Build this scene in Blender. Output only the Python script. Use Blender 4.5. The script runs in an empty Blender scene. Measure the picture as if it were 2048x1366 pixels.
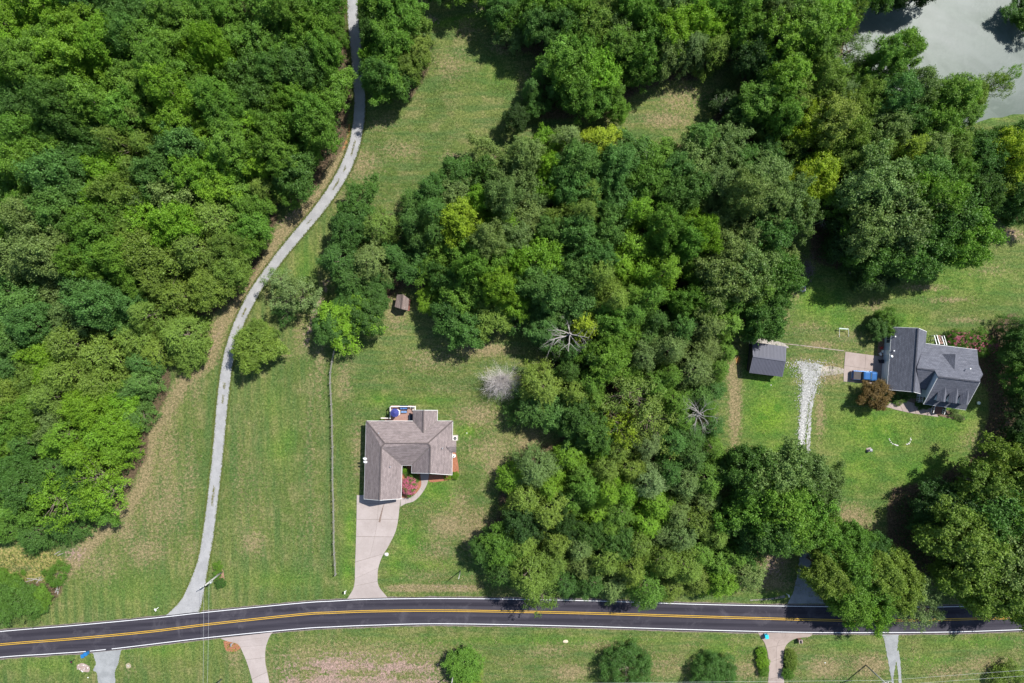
import bpy, bmesh, math, random
import numpy as np
from math import radians, sin, cos, pi, atan2, hypot

# ------------------------------------------------------------------ camera, sky, sun
scene = bpy.context.scene
COL = scene.collection
H = 136.5                                   # height of the drone above the ground, metres
cam_d = bpy.data.cameras.new("camera")
cam_d.lens = 24.0; cam_d.sensor_width = 36.0
cam_d.clip_start = 1.0; cam_d.clip_end = 2000.0
cam = bpy.data.objects.new("camera", cam_d)
cam.location = (0, 0, H); cam.rotation_euler = (0, 0, 0)
COL.objects.link(cam); scene.camera = cam

SUN_EL = radians(53.5)
sun_dir = np.array([0.775*cos(SUN_EL), 0.632*cos(SUN_EL), sin(SUN_EL)])     # towards the sun
world = bpy.data.worlds.new("World"); scene.world = world; world.use_nodes = True
wn = world.node_tree.nodes; wl = world.node_tree.links
bg = wn["Background"]; bg.inputs["Strength"].default_value = 0.100
sky = wn.new("ShaderNodeTexSky"); sky.sky_type = 'NISHITA'; sky.sun_disc = False
sky.sun_elevation = SUN_EL; sky.sun_rotation = atan2(sun_dir[0], sun_dir[1])
sky.air_density = 1.0; sky.dust_density = 0.6; sky.ozone_density = 1.0
wl.new(sky.outputs[0], bg.inputs["Color"])
sun_d = bpy.data.lights.new("sun", 'SUN'); sun_d.energy = 4.8; sun_d.angle = radians(0.53)
sun_d.color = (1.0, 0.97, 0.925)
sun = bpy.data.objects.new("sun", sun_d); COL.objects.link(sun)
sun.location = (80, 60, 120)
sun.rotation_euler = (pi/2 - SUN_EL, 0, atan2(sun_dir[1], sun_dir[0]) + pi/2)
scene.view_settings.view_transform = 'Standard'; scene.view_settings.look = 'None'
scene.view_settings.gamma = 1.0; scene.view_settings.use_curve_mapping = False
scene.view_settings.exposure = 0.72
scene.render.engine = 'CYCLES'
scene.cycles.max_bounces = 6; scene.cycles.diffuse_bounces = 3; scene.cycles.glossy_bounces = 2
scene.cycles.transmission_bounces = 4; scene.cycles.transparent_max_bounces = 8
scene.cycles.use_denoising = True

# ------------------------------------------------------------------ helpers
def G(px, py, h=0.0):
    """ground survey: a photo position and a height above the ground give a place in metres"""
    s = (1.0 - h/H)*0.1
    return ((px-1024.0)*s, (683.0-py)*s, h)

def mat(name, color, rough=0.8, var=0.15, scale=3.0, metal=0.0, bump=0.0, spec=0.3, col2=None):
    m = bpy.data.materials.new(name); m.use_nodes = True
    nt = m.node_tree; b = nt.nodes["Principled BSDF"]
    b.inputs["Roughness"].default_value = rough; b.inputs["Metallic"].default_value = metal
    b.inputs["Specular IOR Level"].default_value = spec
    tc = nt.nodes.new("ShaderNodeNewGeometry")
    n = nt.nodes.new("ShaderNodeTexNoise"); n.inputs["Scale"].default_value = scale
    n.inputs["Detail"].default_value = 6.0; n.inputs["Roughness"].default_value = 0.65
    nt.links.new(tc.outputs["Position"], n.inputs["Vector"])
    r = nt.nodes.new("ShaderNodeValToRGB")
    c2 = col2 or tuple(c*(1+var*1.5) for c in color)
    r.color_ramp.elements[0].position = 0.3; r.color_ramp.elements[1].position = 0.7
    r.color_ramp.elements[0].color = (*[c*(1-var) for c in color], 1)
    r.color_ramp.elements[1].color = (*c2, 1)
    nt.links.new(n.outputs["Fac"], r.inputs["Fac"])
    nt.links.new(r.outputs["Color"], b.inputs["Base Color"])
    if bump > 0:
        bp = nt.nodes.new("ShaderNodeBump"); bp.inputs["Strength"].default_value = bump
        bp.inputs["Distance"].default_value = 0.05
        nt.links.new(n.outputs["Fac"], bp.inputs["Height"]); nt.links.new(bp.outputs["Normal"], b.inputs["Normal"])
    return m

class MB:
    """collects vertices and faces (world metres) for ONE mesh object"""
    def __init__(s): s.v = []; s.f = []; s.uv = None
    def add(s, vs, fs):
        o = len(s.v); s.v += [tuple(map(float, p)) for p in vs]; s.f += [tuple(i+o for i in f) for f in fs]; return s
    def box(s, c, size, rz=0.0, taper=1.0):
        x, y, z = [d/2 for d in size]; cr, sr = cos(rz), sin(rz); vs = []
        for dz in (-z, z):
            t = taper if dz > 0 else 1.0
            for dx, dy in ((-x,-y),(x,-y),(x,y),(-x,y)):
                dx2, dy2 = dx*t, dy*t
                vs.append((c[0]+dx2*cr-dy2*sr, c[1]+dx2*sr+dy2*cr, c[2]+dz))
        return s.add(vs, [(0,3,2,1),(4,5,6,7),(0,1,5,4),(1,2,6,5),(2,3,7,6),(3,0,4,7)])
    def bar(s, a, b, w, h=None):
        """rectangular bar between two points"""
        h = h or w; a = np.array(a, float); b = np.array(b, float); d = b-a; L = np.linalg.norm(d); d /= L
        up = np.array([0,0,1.0]) if abs(d[2]) < 0.95 else np.array([1.0,0,0])
        sd = np.cross(d, up); sd /= np.linalg.norm(sd); u = np.cross(sd, d)
        vs = [p + sd*sx*w/2 + u*sz*h/2 for p in (a, b) for sx, sz in ((-1,-1),(1,-1),(1,1),(-1,1))]
        return s.add(vs, [(0,1,2,3),(4,7,6,5),(0,4,5,1),(1,5,6,2),(2,6,7,3),(3,7,4,0)])
    def tube(s, pts, radii, n=6, cap=True):
        pts = [np.array(p, float) for p in pts]; o = len(s.v); k = len(pts)
        if not hasattr(radii, '__len__'): radii = [radii]*k
        for i, p in enumerate(pts):
            d = pts[min(i+1, k-1)] - pts[max(i-1, 0)]; L = np.linalg.norm(d); d = d/L if L > 1e-9 else np.array([0,0,1.0])
            up = np.array([0,0,1.0]) if abs(d[2]) < 0.9 else np.array([1.0,0,0])
            a = np.cross(d, up); a /= np.linalg.norm(a); b = np.cross(d, a)
            for j in range(n):
                t = 2*pi*j/n; s.v.append(tuple(p + (a*cos(t)+b*sin(t))*radii[i]))
        for i in range(k-1):
            for j in range(n):
                j2 = (j+1) % n
                s.f.append((o+i*n+j, o+i*n+j2, o+(i+1)*n+j2, o+(i+1)*n+j))
        if cap:
            s.f.append(tuple(o+j for j in range(n))); s.f.append(tuple(o+(k-1)*n+j for j in reversed(range(n))))
        return s
    def lathe(s, c, prof, n=16):
        """prof: (radius, z) pairs"""
        return s.tube([(c[0], c[1], c[2]+z) for r, z in prof], [max(r, 1e-3) for r, z in prof], n)
    def prism(s, poly, z0, z1):
        n = len(poly); vs = [(x, y, z0) for x, y in poly] + [(x, y, z1) for x, y in poly]
        return s.add(vs, [tuple(reversed(range(n))), tuple(range(n, 2*n))] + [(i, (i+1) % n, n+(i+1) % n, n+i) for i in range(n)])

def origin(o):
    x = np.zeros(3)
    while o is not None: x += np.array(o.location); o = o.parent
    return x

def obj(name, mb, m, parent=None, smooth=False, bevel=0.0):
    me = bpy.data.meshes.new(name)
    v = np.array(mb.v, float)
    if parent is not None: v = v - origin(parent)
    me.from_pydata(v.tolist(), [], mb.f); me.update()
    bm = bmesh.new(); bm.from_mesh(me)
    bmesh.ops.recalc_face_normals(bm, faces=bm.faces[:])
    if bevel > 0:
        bmesh.ops.bevel(bm, geom=bm.edges[:], offset=bevel, segments=2, profile=0.7, affect='EDGES')
    bm.to_mesh(me); bm.free()
    if smooth: me.polygons.foreach_set('use_smooth', [True]*len(me.polygons))
    me.materials.append(m)
    o = bpy.data.objects.new(name, me); COL.objects.link(o)
    if parent is not None: o.parent = parent
    return o

def tag(o, label=None, cat=None, group=None, kind=None):
    if label: o['label'] = label
    if cat: o['category'] = cat
    if group: o['group'] = group
    if kind: o['kind'] = kind
    return o

def thing(name, label, cat, loc, group=None):
    o = bpy.data.objects.new(name, None); COL.objects.link(o); o.location = loc
    o.empty_display_size = 0.5
    return tag(o, label, cat, group)

def structure(name, mb, m, parent=None):
    o = obj(name, mb, m, parent)
    if parent is None: o['kind'] = 'structure'
    return o

def in_poly(px, py, poly):
    px = np.asarray(px, float); py = np.asarray(py, float); inside = np.zeros(px.shape, bool)
    n = len(poly)
    for i in range(n):
        x0, y0 = poly[i]; x1, y1 = poly[(i+1) % n]
        c = ((y0 > py) != (y1 > py))
        with np.errstate(divide='ignore', invalid='ignore'):
            xi = (x1-x0)*(py-y0)/(y1-y0+1e-12) + x0
        inside ^= c & (px < xi)
    return inside

def seg_dist(px, py, line):
    d = np.full(np.shape(px), 1e9)
    for (x0, y0), (x1, y1) in zip(line[:-1], line[1:]):
        dx, dy = x1-x0, y1-y0; t = np.clip(((px-x0)*dx+(py-y0)*dy)/(dx*dx+dy*dy), 0, 1)
        d = np.minimum(d, np.hypot(px-(x0+t*dx), py-(y0+t*dy)))
    return d

def smooth_line(pts, n):
    """Catmull-Rom through the points, n samples"""
    P = np.array(pts, float); P = np.vstack([2*P[0]-P[1], P, 2*P[-1]-P[-2]]); out = []
    k = len(P)-3
    for t in np.linspace(0, k-1e-6, n):
        i = int(t); u = t-i; a, b, c, d = P[i:i+4]
        out.append(0.5*((2*b)+(-a+c)*u+(2*a-5*b+4*c-d)*u*u+(-a+3*b-3*c+d)*u**3))
    return np.array(out)

def noise_mul(nt, vec, scale, detail=4, rough=0.6, dist=0.0):
    n = nt.nodes.new("ShaderNodeTexNoise"); n.inputs["Scale"].default_value = scale
    n.inputs["Detail"].default_value = detail; n.inputs["Roughness"].default_value = rough
    n.inputs["Distortion"].default_value = dist
    nt.links.new(vec, n.inputs["Vector"]); return n.outputs["Fac"]
def math_n(nt, op, a, b=None, clamp=False):
    n = nt.nodes.new("ShaderNodeMath"); n.operation = op; n.use_clamp = clamp
    for i, x in enumerate((a, b)):
        if x is None: continue
        if isinstance(x, (int, float)): n.inputs[i].default_value = x
        else: nt.links.new(x, n.inputs[i])
    return n.outputs[0]
def mix_n(nt, f, a, b, mode='MIX'):
    n = nt.nodes.new("ShaderNodeMix"); n.data_type = 'RGBA'; n.blend_type = mode
    for k, x in ((0, f), (6, a), (7, b)):
        if isinstance(x, (int, float)): n.inputs[k].default_value = x
        elif isinstance(x, tuple): n.inputs[k].default_value = (*x, 1)
        else: nt.links.new(x, n.inputs[k])
    return n.outputs[2]
def maprange(nt, x, a, b, c=0.0, d=1.0):
    n = nt.nodes.new("ShaderNodeMapRange"); n.interpolation_type = 'SMOOTHSTEP'
    nt.links.new(x, n.inputs[0])
    for i, v in zip((1, 2, 3, 4), (a, b, c, d)): n.inputs[i].default_value = v
    return n.outputs[0]
def new_mat(name):
    m = bpy.data.materials.new(name); m.use_nodes = True
    return m, m.node_tree, m.node_tree.nodes["Principled BSDF"]
# ------------------------------------------------------------------ the ground
LEFT_WOODS = [(-60,-60),(692,-60),(690,0),(694,60),(697,100),(699,180),(694,240),(686,290),(652,318),(628,370),(585,408),(548,395),(545,440),(520,480),(512,525),(455,605),(390,645),(360,640),(300,690),(325,750),(322,790),(302,830),(278,860),(276,930),(250,965),(240,1000),(200,1050),(130,1085),(60,1105),(-60,1115)]
CORNER_WOODS = [(-60,1178),(30,1168),(100,1180),(95,1218),(50,1250),(-60,1256)]
MID_WOODS = [(860,345),(895,322),(960,290),(1010,268),(1100,243),(1180,238),(1240,262),(1320,275),(1400,252),(1480,252),(1530,290),(1600,290),(1625,400),(1600,470),(1580,600),(1558,650),(1500,680),(1472,700),(1480,730),(1462,800),(1442,880),(1460,925),(1462,1060),(1540,1110),(1540,1175),(1480,1192),(1400,1198),(1330,1208),(1100,1206),(1000,1203),(977,1170),(942,1105),(945,1070),(985,1040),(985,990),(1010,930),(1070,892),(1112,885),(1098,855),(1045,850),(1030,820),(1035,765),(1085,715),(1060,675),(1000,668),(960,692),(900,680),(880,650),(830,625),(820,582),(795,585),(735,650),(700,690),(650,686),(630,660),(640,620),(660,590),(640,540),(645,500),(650,460),(680,390),(720,372),(750,402),(792,408),(800,382),(830,362)]
TOP_WOODS = [(962,-60),(975,60),(1005,88),(1062,92),(1085,112),(1052,150),(1040,200),(1070,228),(1150,232),(1230,225),(1262,190),(1350,150),(1420,150),(1470,110),(1500,150),(1420,215),(1455,250),(1500,270),(1640,420),(1630,520),(1700,545),(1790,560),(1850,520),(1950,500),(1990,440),(2100,450),(2100,235),(1960,250),(1900,300),(1800,200),(1740,110),(1730,40),(1760,-60)]
TOP_PATCH = [(735,-60),(835,-60),(860,60),(868,110),(820,190),(760,195),(722,140),(705,80)]
RIGHT_WOODS = [(2100,600),(2030,625),(1985,700),(1975,770),(2010,790),(1998,900),(1900,960),(1800,980),(1795,1100),(1880,1205),(2100,1200)]
DRIVE_WOODS = [(1470,920),(1560,905),(1650,950),(1672,1060),(1780,1110),(1860,1160),(1870,1230),(1740,1250),(1660,1190),(1600,1090),(1480,1080)]
WOODS = [LEFT_WOODS, CORNER_WOODS, MID_WOODS, TOP_WOODS, TOP_PATCH, RIGHT_WOODS, DRIVE_WOODS]

# the pond: its bank line
POND = [(1735,-90),(1738,40),(1700,90),(1690,140),(1745,185),(1800,230),(1870,265),(1940,238),(1985,224),(2050,216),(2140,210),(2400,120),(2400,-400),(2000,-500),(1850,-300),(1770,-180)]
POND_ISLE = [(1700,-60),(1745,-5),(1800,14),(1848,8),(1885,-8),(1900,-40),(1870,-140),(1760,-150)]

xs = np.concatenate([np.array([-900,-500,-300,-200,-160,-135]), np.arange(-120, 120.01, 0.7), np.array([135,160,200,300,500,900])])
ys = np.concatenate([np.array([-900,-500,-300,-180,-120,-98]), np.arange(-84, 84.01, 0.7), np.array([98,120,180,300,500,900])])
X, Y = np.meshgrid(xs, ys); ny_, nx_ = X.shape
PX = X*10+1024; PY = 683-Y*10
rng = np.random.default_rng(7)
def vnoise(X, Y, s, seed):
    r = np.random.default_rng(seed); g = r.random((256, 256)); x = X/s+100; y = Y/s+100
    xi = np.floor(x).astype(int); yi = np.floor(y).astype(int); fx = x-xi; fy = y-yi
    fx = fx*fx*(3-2*fx); fy = fy*fy*(3-2*fy)
    a = g[yi % 256, xi % 256]; b = g[yi % 256, (xi+1) % 256]; c = g[(yi+1) % 256, xi % 256]; d = g[(yi+1) % 256, (xi+1) % 256]
    return (a*(1-fx)+b*fx)*(1-fy)+(c*(1-fx)+d*fx)*fy
litter = np.zeros(X.shape)
k = 1.0/(1-6.0/H)
for poly in WOODS:
    qx, qy = 1024+(PX-1024)*k, 683+(PY-683)*k
    ins = (in_poly(qx, qy, poly) & (seg_dist(qx, qy, poly+[poly[0]]) > 13)).astype(float)
    litter = np.maximum(litter, ins)
pondm = (in_poly(PX, PY, POND) & ~in_poly(PX, PY, POND_ISLE)).astype(float)
def blur(a, n=1):
    for _ in range(n):
        a = (a + np.roll(a,1,0)+np.roll(a,-1,0)+np.roll(a,1,1)+np.roll(a,-1,1))/5
    return a
pond_s = blur(pondm, 3)
litter = np.maximum(blur(litter, 3), in_poly(PX, PY, POND_ISLE)*1.0)*(1-pondm)
dry = np.zeros(X.shape); lush = np.zeros(X.shape); bare = np.zeros(X.shape); clay = np.zeros(X.shape); weed = np.zeros(X.shape)
def stroke(a, line, w, s):
    np.maximum(a, s*np.exp(-(seg_dist(PX, PY, line)/w)**2), out=a)
def blob(a, x, y, rx, ry, s, rot=0):
    c, n = cos(rot), sin(rot); u = ((PX-x)*c+(PY-y)*n)/rx; v = (-(PX-x)*n+(PY-y)*c)/ry
    np.maximum(a, s*np.exp(-(u*u+v*v)), out=a)
# dry / brown strips along the woods and in the fields
stroke(dry, [(690,300),(655,350),(600,430),(550,480),(525,540),(480,600),(440,650),(420,720),(370,760),(330,830),(300,880),(290,960),(260,1010),(200,1070),(160,1110),(125,1150)], 19, 0.85)
stroke(bare, [(655,560),(640,600),(625,640),(612,690)], 9, .75)
stroke(bare, [(440,650),(430,690),(400,720)], 9, .5); blob(bare, 150, 1110, 30, 24, .7); stroke(bare, [(600,420),(560,445),(545,440)], 10, .6)
for x, y, rx, ry, s in [(330,900,40,110,.55),(310,1010,60,120,.5),(390,760,20,90,.45),(480,640,14,60,.5),(380,1100,30,60,.4),(600,660,20,60,.5),(560,700,50,40,.35),(500,1000,60,140,.28),(620,1040,40,120,.3),(200,1130,60,50,.45),(330,900,26,70,.6),(340,1000,40,90,.55),(290,1100,60,40,.6),(250,1060,40,40,.6),(380,960,20,120,.45),(480,960,20,150,.35),(505,1085,35,35,.6),(620,880,18,220,.35),(640,720,16,120,.5),(720,330,50,40,.6),(800,300,60,25,.5),(760,250,40,20,.45),(700,400,60,30,.5),
                        (900,130,40,40,.5),(930,60,30,30,.5),(1050,160,20,40,.4),(900,310,18,5,1.0),(1010,90,40,25,.6),(1360,200,60,35,.6),(1330,240,60,20,.7),
                        (870,720,100,40,.45),(970,700,60,16,.9),(790,620,30,60,.6),(690,760,20,60,.5),(715,900,14,90,.5),(900,780,90,20,.3),(960,830,60,30,.7),(1060,900,40,60,.75),(980,900,60,40,.6),(920,1010,30,40,.6),(950,1060,40,50,.85),(900,1050,50,30,.8),(880,1100,40,30,.5),(850,1150,60,20,.4),(990,930,30,40,.7),
                        (1470,800,14,110,1.0),(1460,740,12,30,1.0),(1590,560,16,60,.6),(1570,640,14,40,.5),(1540,1125,40,40,1.1),(1530,1165,60,18,.8),(1700,1040,60,34,.8),(1750,1090,30,30,.7),(1770,1120,14,30,.9),(1640,690,40,10,.8),(1620,655,50,16,.45),(1700,670,40,30,.4),(1700,710,40,12,.6),(1660,745,40,24,.9),
                        (1640,830,12,60,.7),(1600,720,40,12,.5),(1750,610,20,16,.6),(1850,575,60,8,.7),(1900,600,60,7,.7),(1930,640,50,8,.6),(1980,540,60,20,.4),(2010,470,40,16,1.0),(1960,880,50,30,.5),(1980,940,40,30,.4),
                        (1100,1300,60,20,.5),(1200,1290,60,14,.5),(1330,1330,60,30,.5),(1500,1340,60,24,.6),(1650,1335,40,26,.8),(1740,1330,40,26,.9),(1980,1330,80,24,.6),(1900,1345,60,20,.6),(1140,1345,40,20,.8),(470,1310,20,30,.6),(260,1340,14,20,.4),(60,1140,60,30,.5)]:
    blob(dry, x, y, rx, ry, s)
blob(bare, 900, 310, 16, 4, .9); blob(clay, 1476, 720, 6, 9, 1.1); blob(clay, 1535, 672, 26, 6, .6); blob(clay, 1600, 530, 9, 9, .7)
blob(bare, 1540, 1130, 30, 30, .8); blob(bare, 2020, 470, 30, 14, .7); blob(bare, 1625, 1020, 20, 30, .3); blob(bare, 690, 330, 6, 30, .4)
stroke(clay, [(700,250),(697,275),(685,300)], 5, .7); blob(bare, 860, 40, 26, 14, .8); blob(bare, 960, 15, 26, 12, .7); blob(bare, 1380, 180, 20, 10, .5)
# dug-over strip in the field south of the road, in rows
rows = 0.62+0.38*np.sin(PY*2*pi/9.0+0.6*np.sin(PX/60))
fld = np.clip(1-np.abs((PX-725)/185)**6, 0, 1)*np.clip(1-np.abs((PY-1362)/64)**6, 0, 1)
bare = np.maximum(bare, fld*(.35+.65*rows)*1.25*(0.22+1.35*(.6*vnoise(X, Y, 3.2, 5)+.4*vnoise(X, Y, 1.3, 6))))
dry = np.maximum(dry, np.clip(1-np.abs((PX-740)/260)**4, 0, 1)*np.clip(1-np.abs((PY-1350)/85)**4, 0, 1)*.5)
r2 = 0.75+0.25*vnoise(X, Y, 1.5, 8)
dry = np.maximum(dry, np.clip(1-np.abs((PX-870)/104)**8, 0, 1)*np.clip(1-np.abs((PY-1176)/10)**4, 0, 1)*1.1*r2)
bare = np.maximum(bare, np.clip(1-np.abs((PX-870)/104)**8, 0, 1)*np.clip(1-np.abs((PY-1174)/7)**4, 0, 1)*.5*r2)
# lusher grass
for x, y, rx, ry, s in [(1540,830,60,60,1.1),(1530,760,40,40,.9),(1560,900,50,30,.8),(1750,860,110,60,.9),(1850,940,120,50,.75),(1720,930,60,60,.8),(1900,850,80,50,.7),(1640,600,60,40,1.0),(1680,640,50,20,.8),(1900,540,80,30,.5),(1800,640,60,20,.8),(1900,560,160,50,.55),(1700,560,60,30,.6),(1990,740,30,30,.5),
                        (940,860,26,16,1.0),(970,900,30,30,.5),(870,980,40,30,.8),(820,1080,30,40,.8),(860,1130,50,16,.7),(790,1130,20,30,.8),(700,1060,12,60,.9),(695,1140,14,40,.9),(900,1000,30,20,.7),(560,900,26,30,.6),(575,880,18,30,.6),(545,810,18,40,.4),(760,800,30,14,.7),(860,800,60,10,.6),(1000,800,26,30,.8),(1080,1280,30,14,.7),
                        (1560,1190,60,6,.8),(1450,1300,50,26,.6),(1700,1290,60,10,.5),(1850,1320,50,14,.6),(1950,1285,100,12,.6),(860,1287,14,5,1.2),(220,1290,200,16,.6),(330,1300,60,20,.6),(500,1285,60,12,.5),(100,1330,80,20,.5),(900,50,60,6,1.0),(980,30,40,5,1.0),(1000,140,40,50,.4),(860,330,60,40,.0),(1100,1280,300,8,.6),(560,1160,80,20,.5),(270,1180,100,40,.35),
                        (610,540,24,60,.6),(560,560,10,40,.7),(1960,220,60,20,.9),(1380,205,40,10,.7),(430,500,0.1,0.1,0)]:
    if s > 0: blob(lush, x, y, rx, ry, s)
stroke(lush, [(862,52),(900,40),(960,28),(1000,14)], 5, 1.2)
for x_, y_ in ((620,900),): pass
stroke(weed, [(-20,1120),(60,1110),(110,1130),(60,1165),(-20,1160)], 24, 1.0)
terr = 0.12*vnoise(X, Y, 26, 3) + 0.05*vnoise(X, Y, 6, 4)
bank = -1.6*np.clip(pond_s*1.6, 0, 1)
inner = np.ones(X.shape)
Z = bank + 0*terr
vs = np.stack([X, Y, Z], -1).reshape(-1, 3)
ii = np.arange(ny_*nx_).reshape(ny_, nx_)
fs = np.stack([ii[:-1,:-1], ii[:-1,1:], ii[1:,1:], ii[1:,:-1]], -1).reshape(-1, 4)
def np_mesh(name, vs, fs, fsize):
    me = bpy.data.meshes.new(name); me.vertices.add(len(vs)); me.vertices.foreach_set('co', np.asarray(vs, np.float32).ravel())
    nf = len(fs); me.loops.add(nf*fsize); me.loops.foreach_set('vertex_index', np.asarray(fs, np.int32).ravel())
    me.polygons.add(nf); me.polygons.foreach_set('loop_start', np.arange(0, nf*fsize, fsize, dtype=np.int32))
    me.update(calc_edges=True); me.validate(); return me
gm = np_mesh('ground', vs, fs, 4)
for nme, arr in (('dry', dry), ('lush', lush), ('bare', bare), ('clay', clay), ('litter', litter), ('weed', weed), ('pond', pond_s)):
    a = gm.attributes.new(nme, 'FLOAT', 'POINT'); a.data.foreach_set('value', arr.astype(np.float32).ravel())
gm.polygons.foreach_set('use_smooth', [True]*len(gm.polygons))

m, nt, b = new_mat('meadow_grass_and_soil')
geo = nt.nodes.new("ShaderNodeNewGeometry"); P = geo.outputs["Position"]
def attr(n):
    a = nt.nodes.new("ShaderNodeAttribute"); a.attribute_name = n; return a.outputs["Fac"]
mp = nt.nodes.new("ShaderNodeMapping"); mp.inputs["Scale"].default_value = (1.0, 0.12, 1.0); mp.inputs["Rotation"].default_value = (0, 0, radians(-4)); nt.links.new(P, mp.inputs["Vector"])
mp2 = nt.nodes.new("ShaderNodeMapping"); mp2.inputs["Scale"].default_value = (0.14, 1.0, 1.0); mp2.inputs["Rotation"].default_value = (0, 0, radians(6)); nt.links.new(P, mp2.inputs["Vector"])
big = noise_mul(nt, P, 0.045, 5, 0.6, 0.4); midn = noise_mul(nt, P, 0.28, 6, 0.65, 0.3); small = noise_mul(nt, P, 1.6, 6, 0.7); fine = noise_mul(nt, P, 5.5, 5, 0.75)
st1 = noise_mul(nt, mp.outputs[0], 0.55, 5, 0.65); st2 = noise_mul(nt, mp2.outputs[0], 0.7, 5, 0.65)
sx = nt.nodes.new("ShaderNodeSeparateXYZ"); nt.links.new(P, sx.inputs[0])
west = maprange(nt, sx.outputs[0], -36, -30, 1.0, 0.0)
streak = mix_n(nt, west, st2, st1)
col = mix_n(nt, maprange(nt, big, 0.35, 0.65), (0.072, 0.110, 0.026), (0.122, 0.146, 0.043))
col = mix_n(nt, maprange(nt, midn, 0.44, 0.66, 0, .75), col, (0.166, 0.158, 0.068))
col = mix_n(nt, maprange(nt, streak, 0.42, 0.62, 0, .75), col, (0.056, 0.106, 0.030))
rings = nt.nodes.new("ShaderNodeVectorMath"); rings.operation = 'DISTANCE'; nt.links.new(P, rings.inputs[0]); rings.inputs[1].default_value = (-19, -24, 0)
wob = math_n(nt, 'MULTIPLY', midn, 2.6)
rg_ = math_n(nt, 'SINE', math_n(nt, 'ADD', math_n(nt, 'MULTIPLY', rings.outputs["Value"], 3.1), wob))
rmask = maprange(nt, rings.outputs["Value"], 12, 27, 1.0, 0.0)
vr_ = math_n(nt, 'SINE', math_n(nt, 'ADD', math_n(nt, 'MULTIPLY', sx.outputs[0], 3.3), math_n(nt, 'ADD', wob, math_n(nt, 'MULTIPLY', sx.outputs[1], 0.25))))
mow = math_n(nt, 'ADD', math_n(nt, 'MULTIPLY', rg_, rmask), math_n(nt, 'MULTIPLY', vr_, west))
col = mix_n(nt, math_n(nt, 'MULTIPLY', maprange(nt, mow, -.2, 1.0), maprange(nt, big, .3, .6, .1, .42)), col, (0.060, 0.098, 0.026))
lf = math_n(nt, 'MULTIPLY', attr('lush'), maprange(nt, small, 0.25, 0.6, 0.55, 1.05), True)
col = mix_n(nt, lf, col, mix_n(nt, maprange(nt, midn, .4, .6), (0.055, 0.134, 0.016), (0.105, 0.182, 0.022)))
df = maprange(nt, math_n(nt, 'ADD', attr('dry'), math_n(nt, 'MULTIPLY', math_n(nt, 'SUBTRACT', small, 0.51), 2.0)), 0.15, 0.75, 0, 0.92)
col = mix_n(nt, df, col, mix_n(nt, fine, (0.155, 0.125, 0.065), (0.25, 0.20, 0.115)))
bf = maprange(nt, math_n(nt, 'ADD', attr('bare'), math_n(nt, 'MULTIPLY', math_n(nt, 'SUBTRACT', small, 0.53), 3.2)), 0.35, 0.85)
col = mix_n(nt, bf, col, mix_n(nt, fine, (0.20, 0.135, 0.112), (0.31, 0.222, 0.19)))
cf = maprange(nt, math_n(nt, 'ADD', attr('clay'), math_n(nt, 'MULTIPLY', math_n(nt, 'SUBTRACT', small, 0.5), 1.2)), 0.35, 0.8)
col = mix_n(nt, cf, col, (0.42, 0.17, 0.065))
wf = maprange(nt, math_n(nt, 'ADD', attr('weed'), math_n(nt, 'MULTIPLY', math_n(nt, 'SUBTRACT', small, 0.5), 1.2)), 0.3, 0.7)
col = mix_n(nt, wf, col, mix_n(nt, maprange(nt, small, .35, .65), (0.12, 0.15, 0.035), (0.27, 0.22, 0.09)))
lt = maprange(nt, math_n(nt, 'ADD', attr('litter'), math_n(nt, 'MULTIPLY', math_n(nt, 'SUBTRACT', small, 0.5), 0.9)), 0.3, 0.75)
col = mix_n(nt, lt, col, mix_n(nt, small, (0.045, 0.035, 0.02), (0.14, 0.10, 0.065)))
col = mix_n(nt, maprange(nt, attr('pond'), .2, .7), col, (0.12, 0.10, 0.06))
# tuft-scale and blade-scale tone of the turf
tuft = noise_mul(nt, P, 2.3, 5, 0.72, .3)
col = mix_n(nt, 1.0, col, mix_n(nt, maprange(nt, tuft, 0.36, 0.66), (0.60, 0.66, 0.58), (1.36, 1.28, 1.34)), 'MULTIPLY')
col = mix_n(nt, 1.0, col, mix_n(nt, maprange(nt, fine, 0.3, 0.7), (0.50, 0.54, 0.50), (1.50, 1.46, 1.44)), 'MULTIPLY')
col = mix_n(nt, maprange(nt, noise_mul(nt, P, 3.1, 3, 0.6), 0.64, 0.71, 0, .42), col, (0.30, 0.26, 0.17))
nt.links.new(col, b.inputs["Base Color"]); b.inputs["Roughness"].default_value = 0.95; b.inputs["Specular IOR Level"].default_value = 0.1
bp = nt.nodes.new("ShaderNodeBump"); bp.inputs["Strength"].default_value = 0.9; bp.inputs["Distance"].default_value = 0.12
nt.links.new(math_n(nt, 'ADD', fine, math_n(nt, 'MULTIPLY', small, 0.9)), bp.inputs["Height"]); nt.links.new(bp.outputs["Normal"], b.inputs["Normal"])
gm.materials.append(m)
go = bpy.data.objects.new('ground', gm); COL.objects.link(go); go['kind'] = 'structure'

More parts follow.
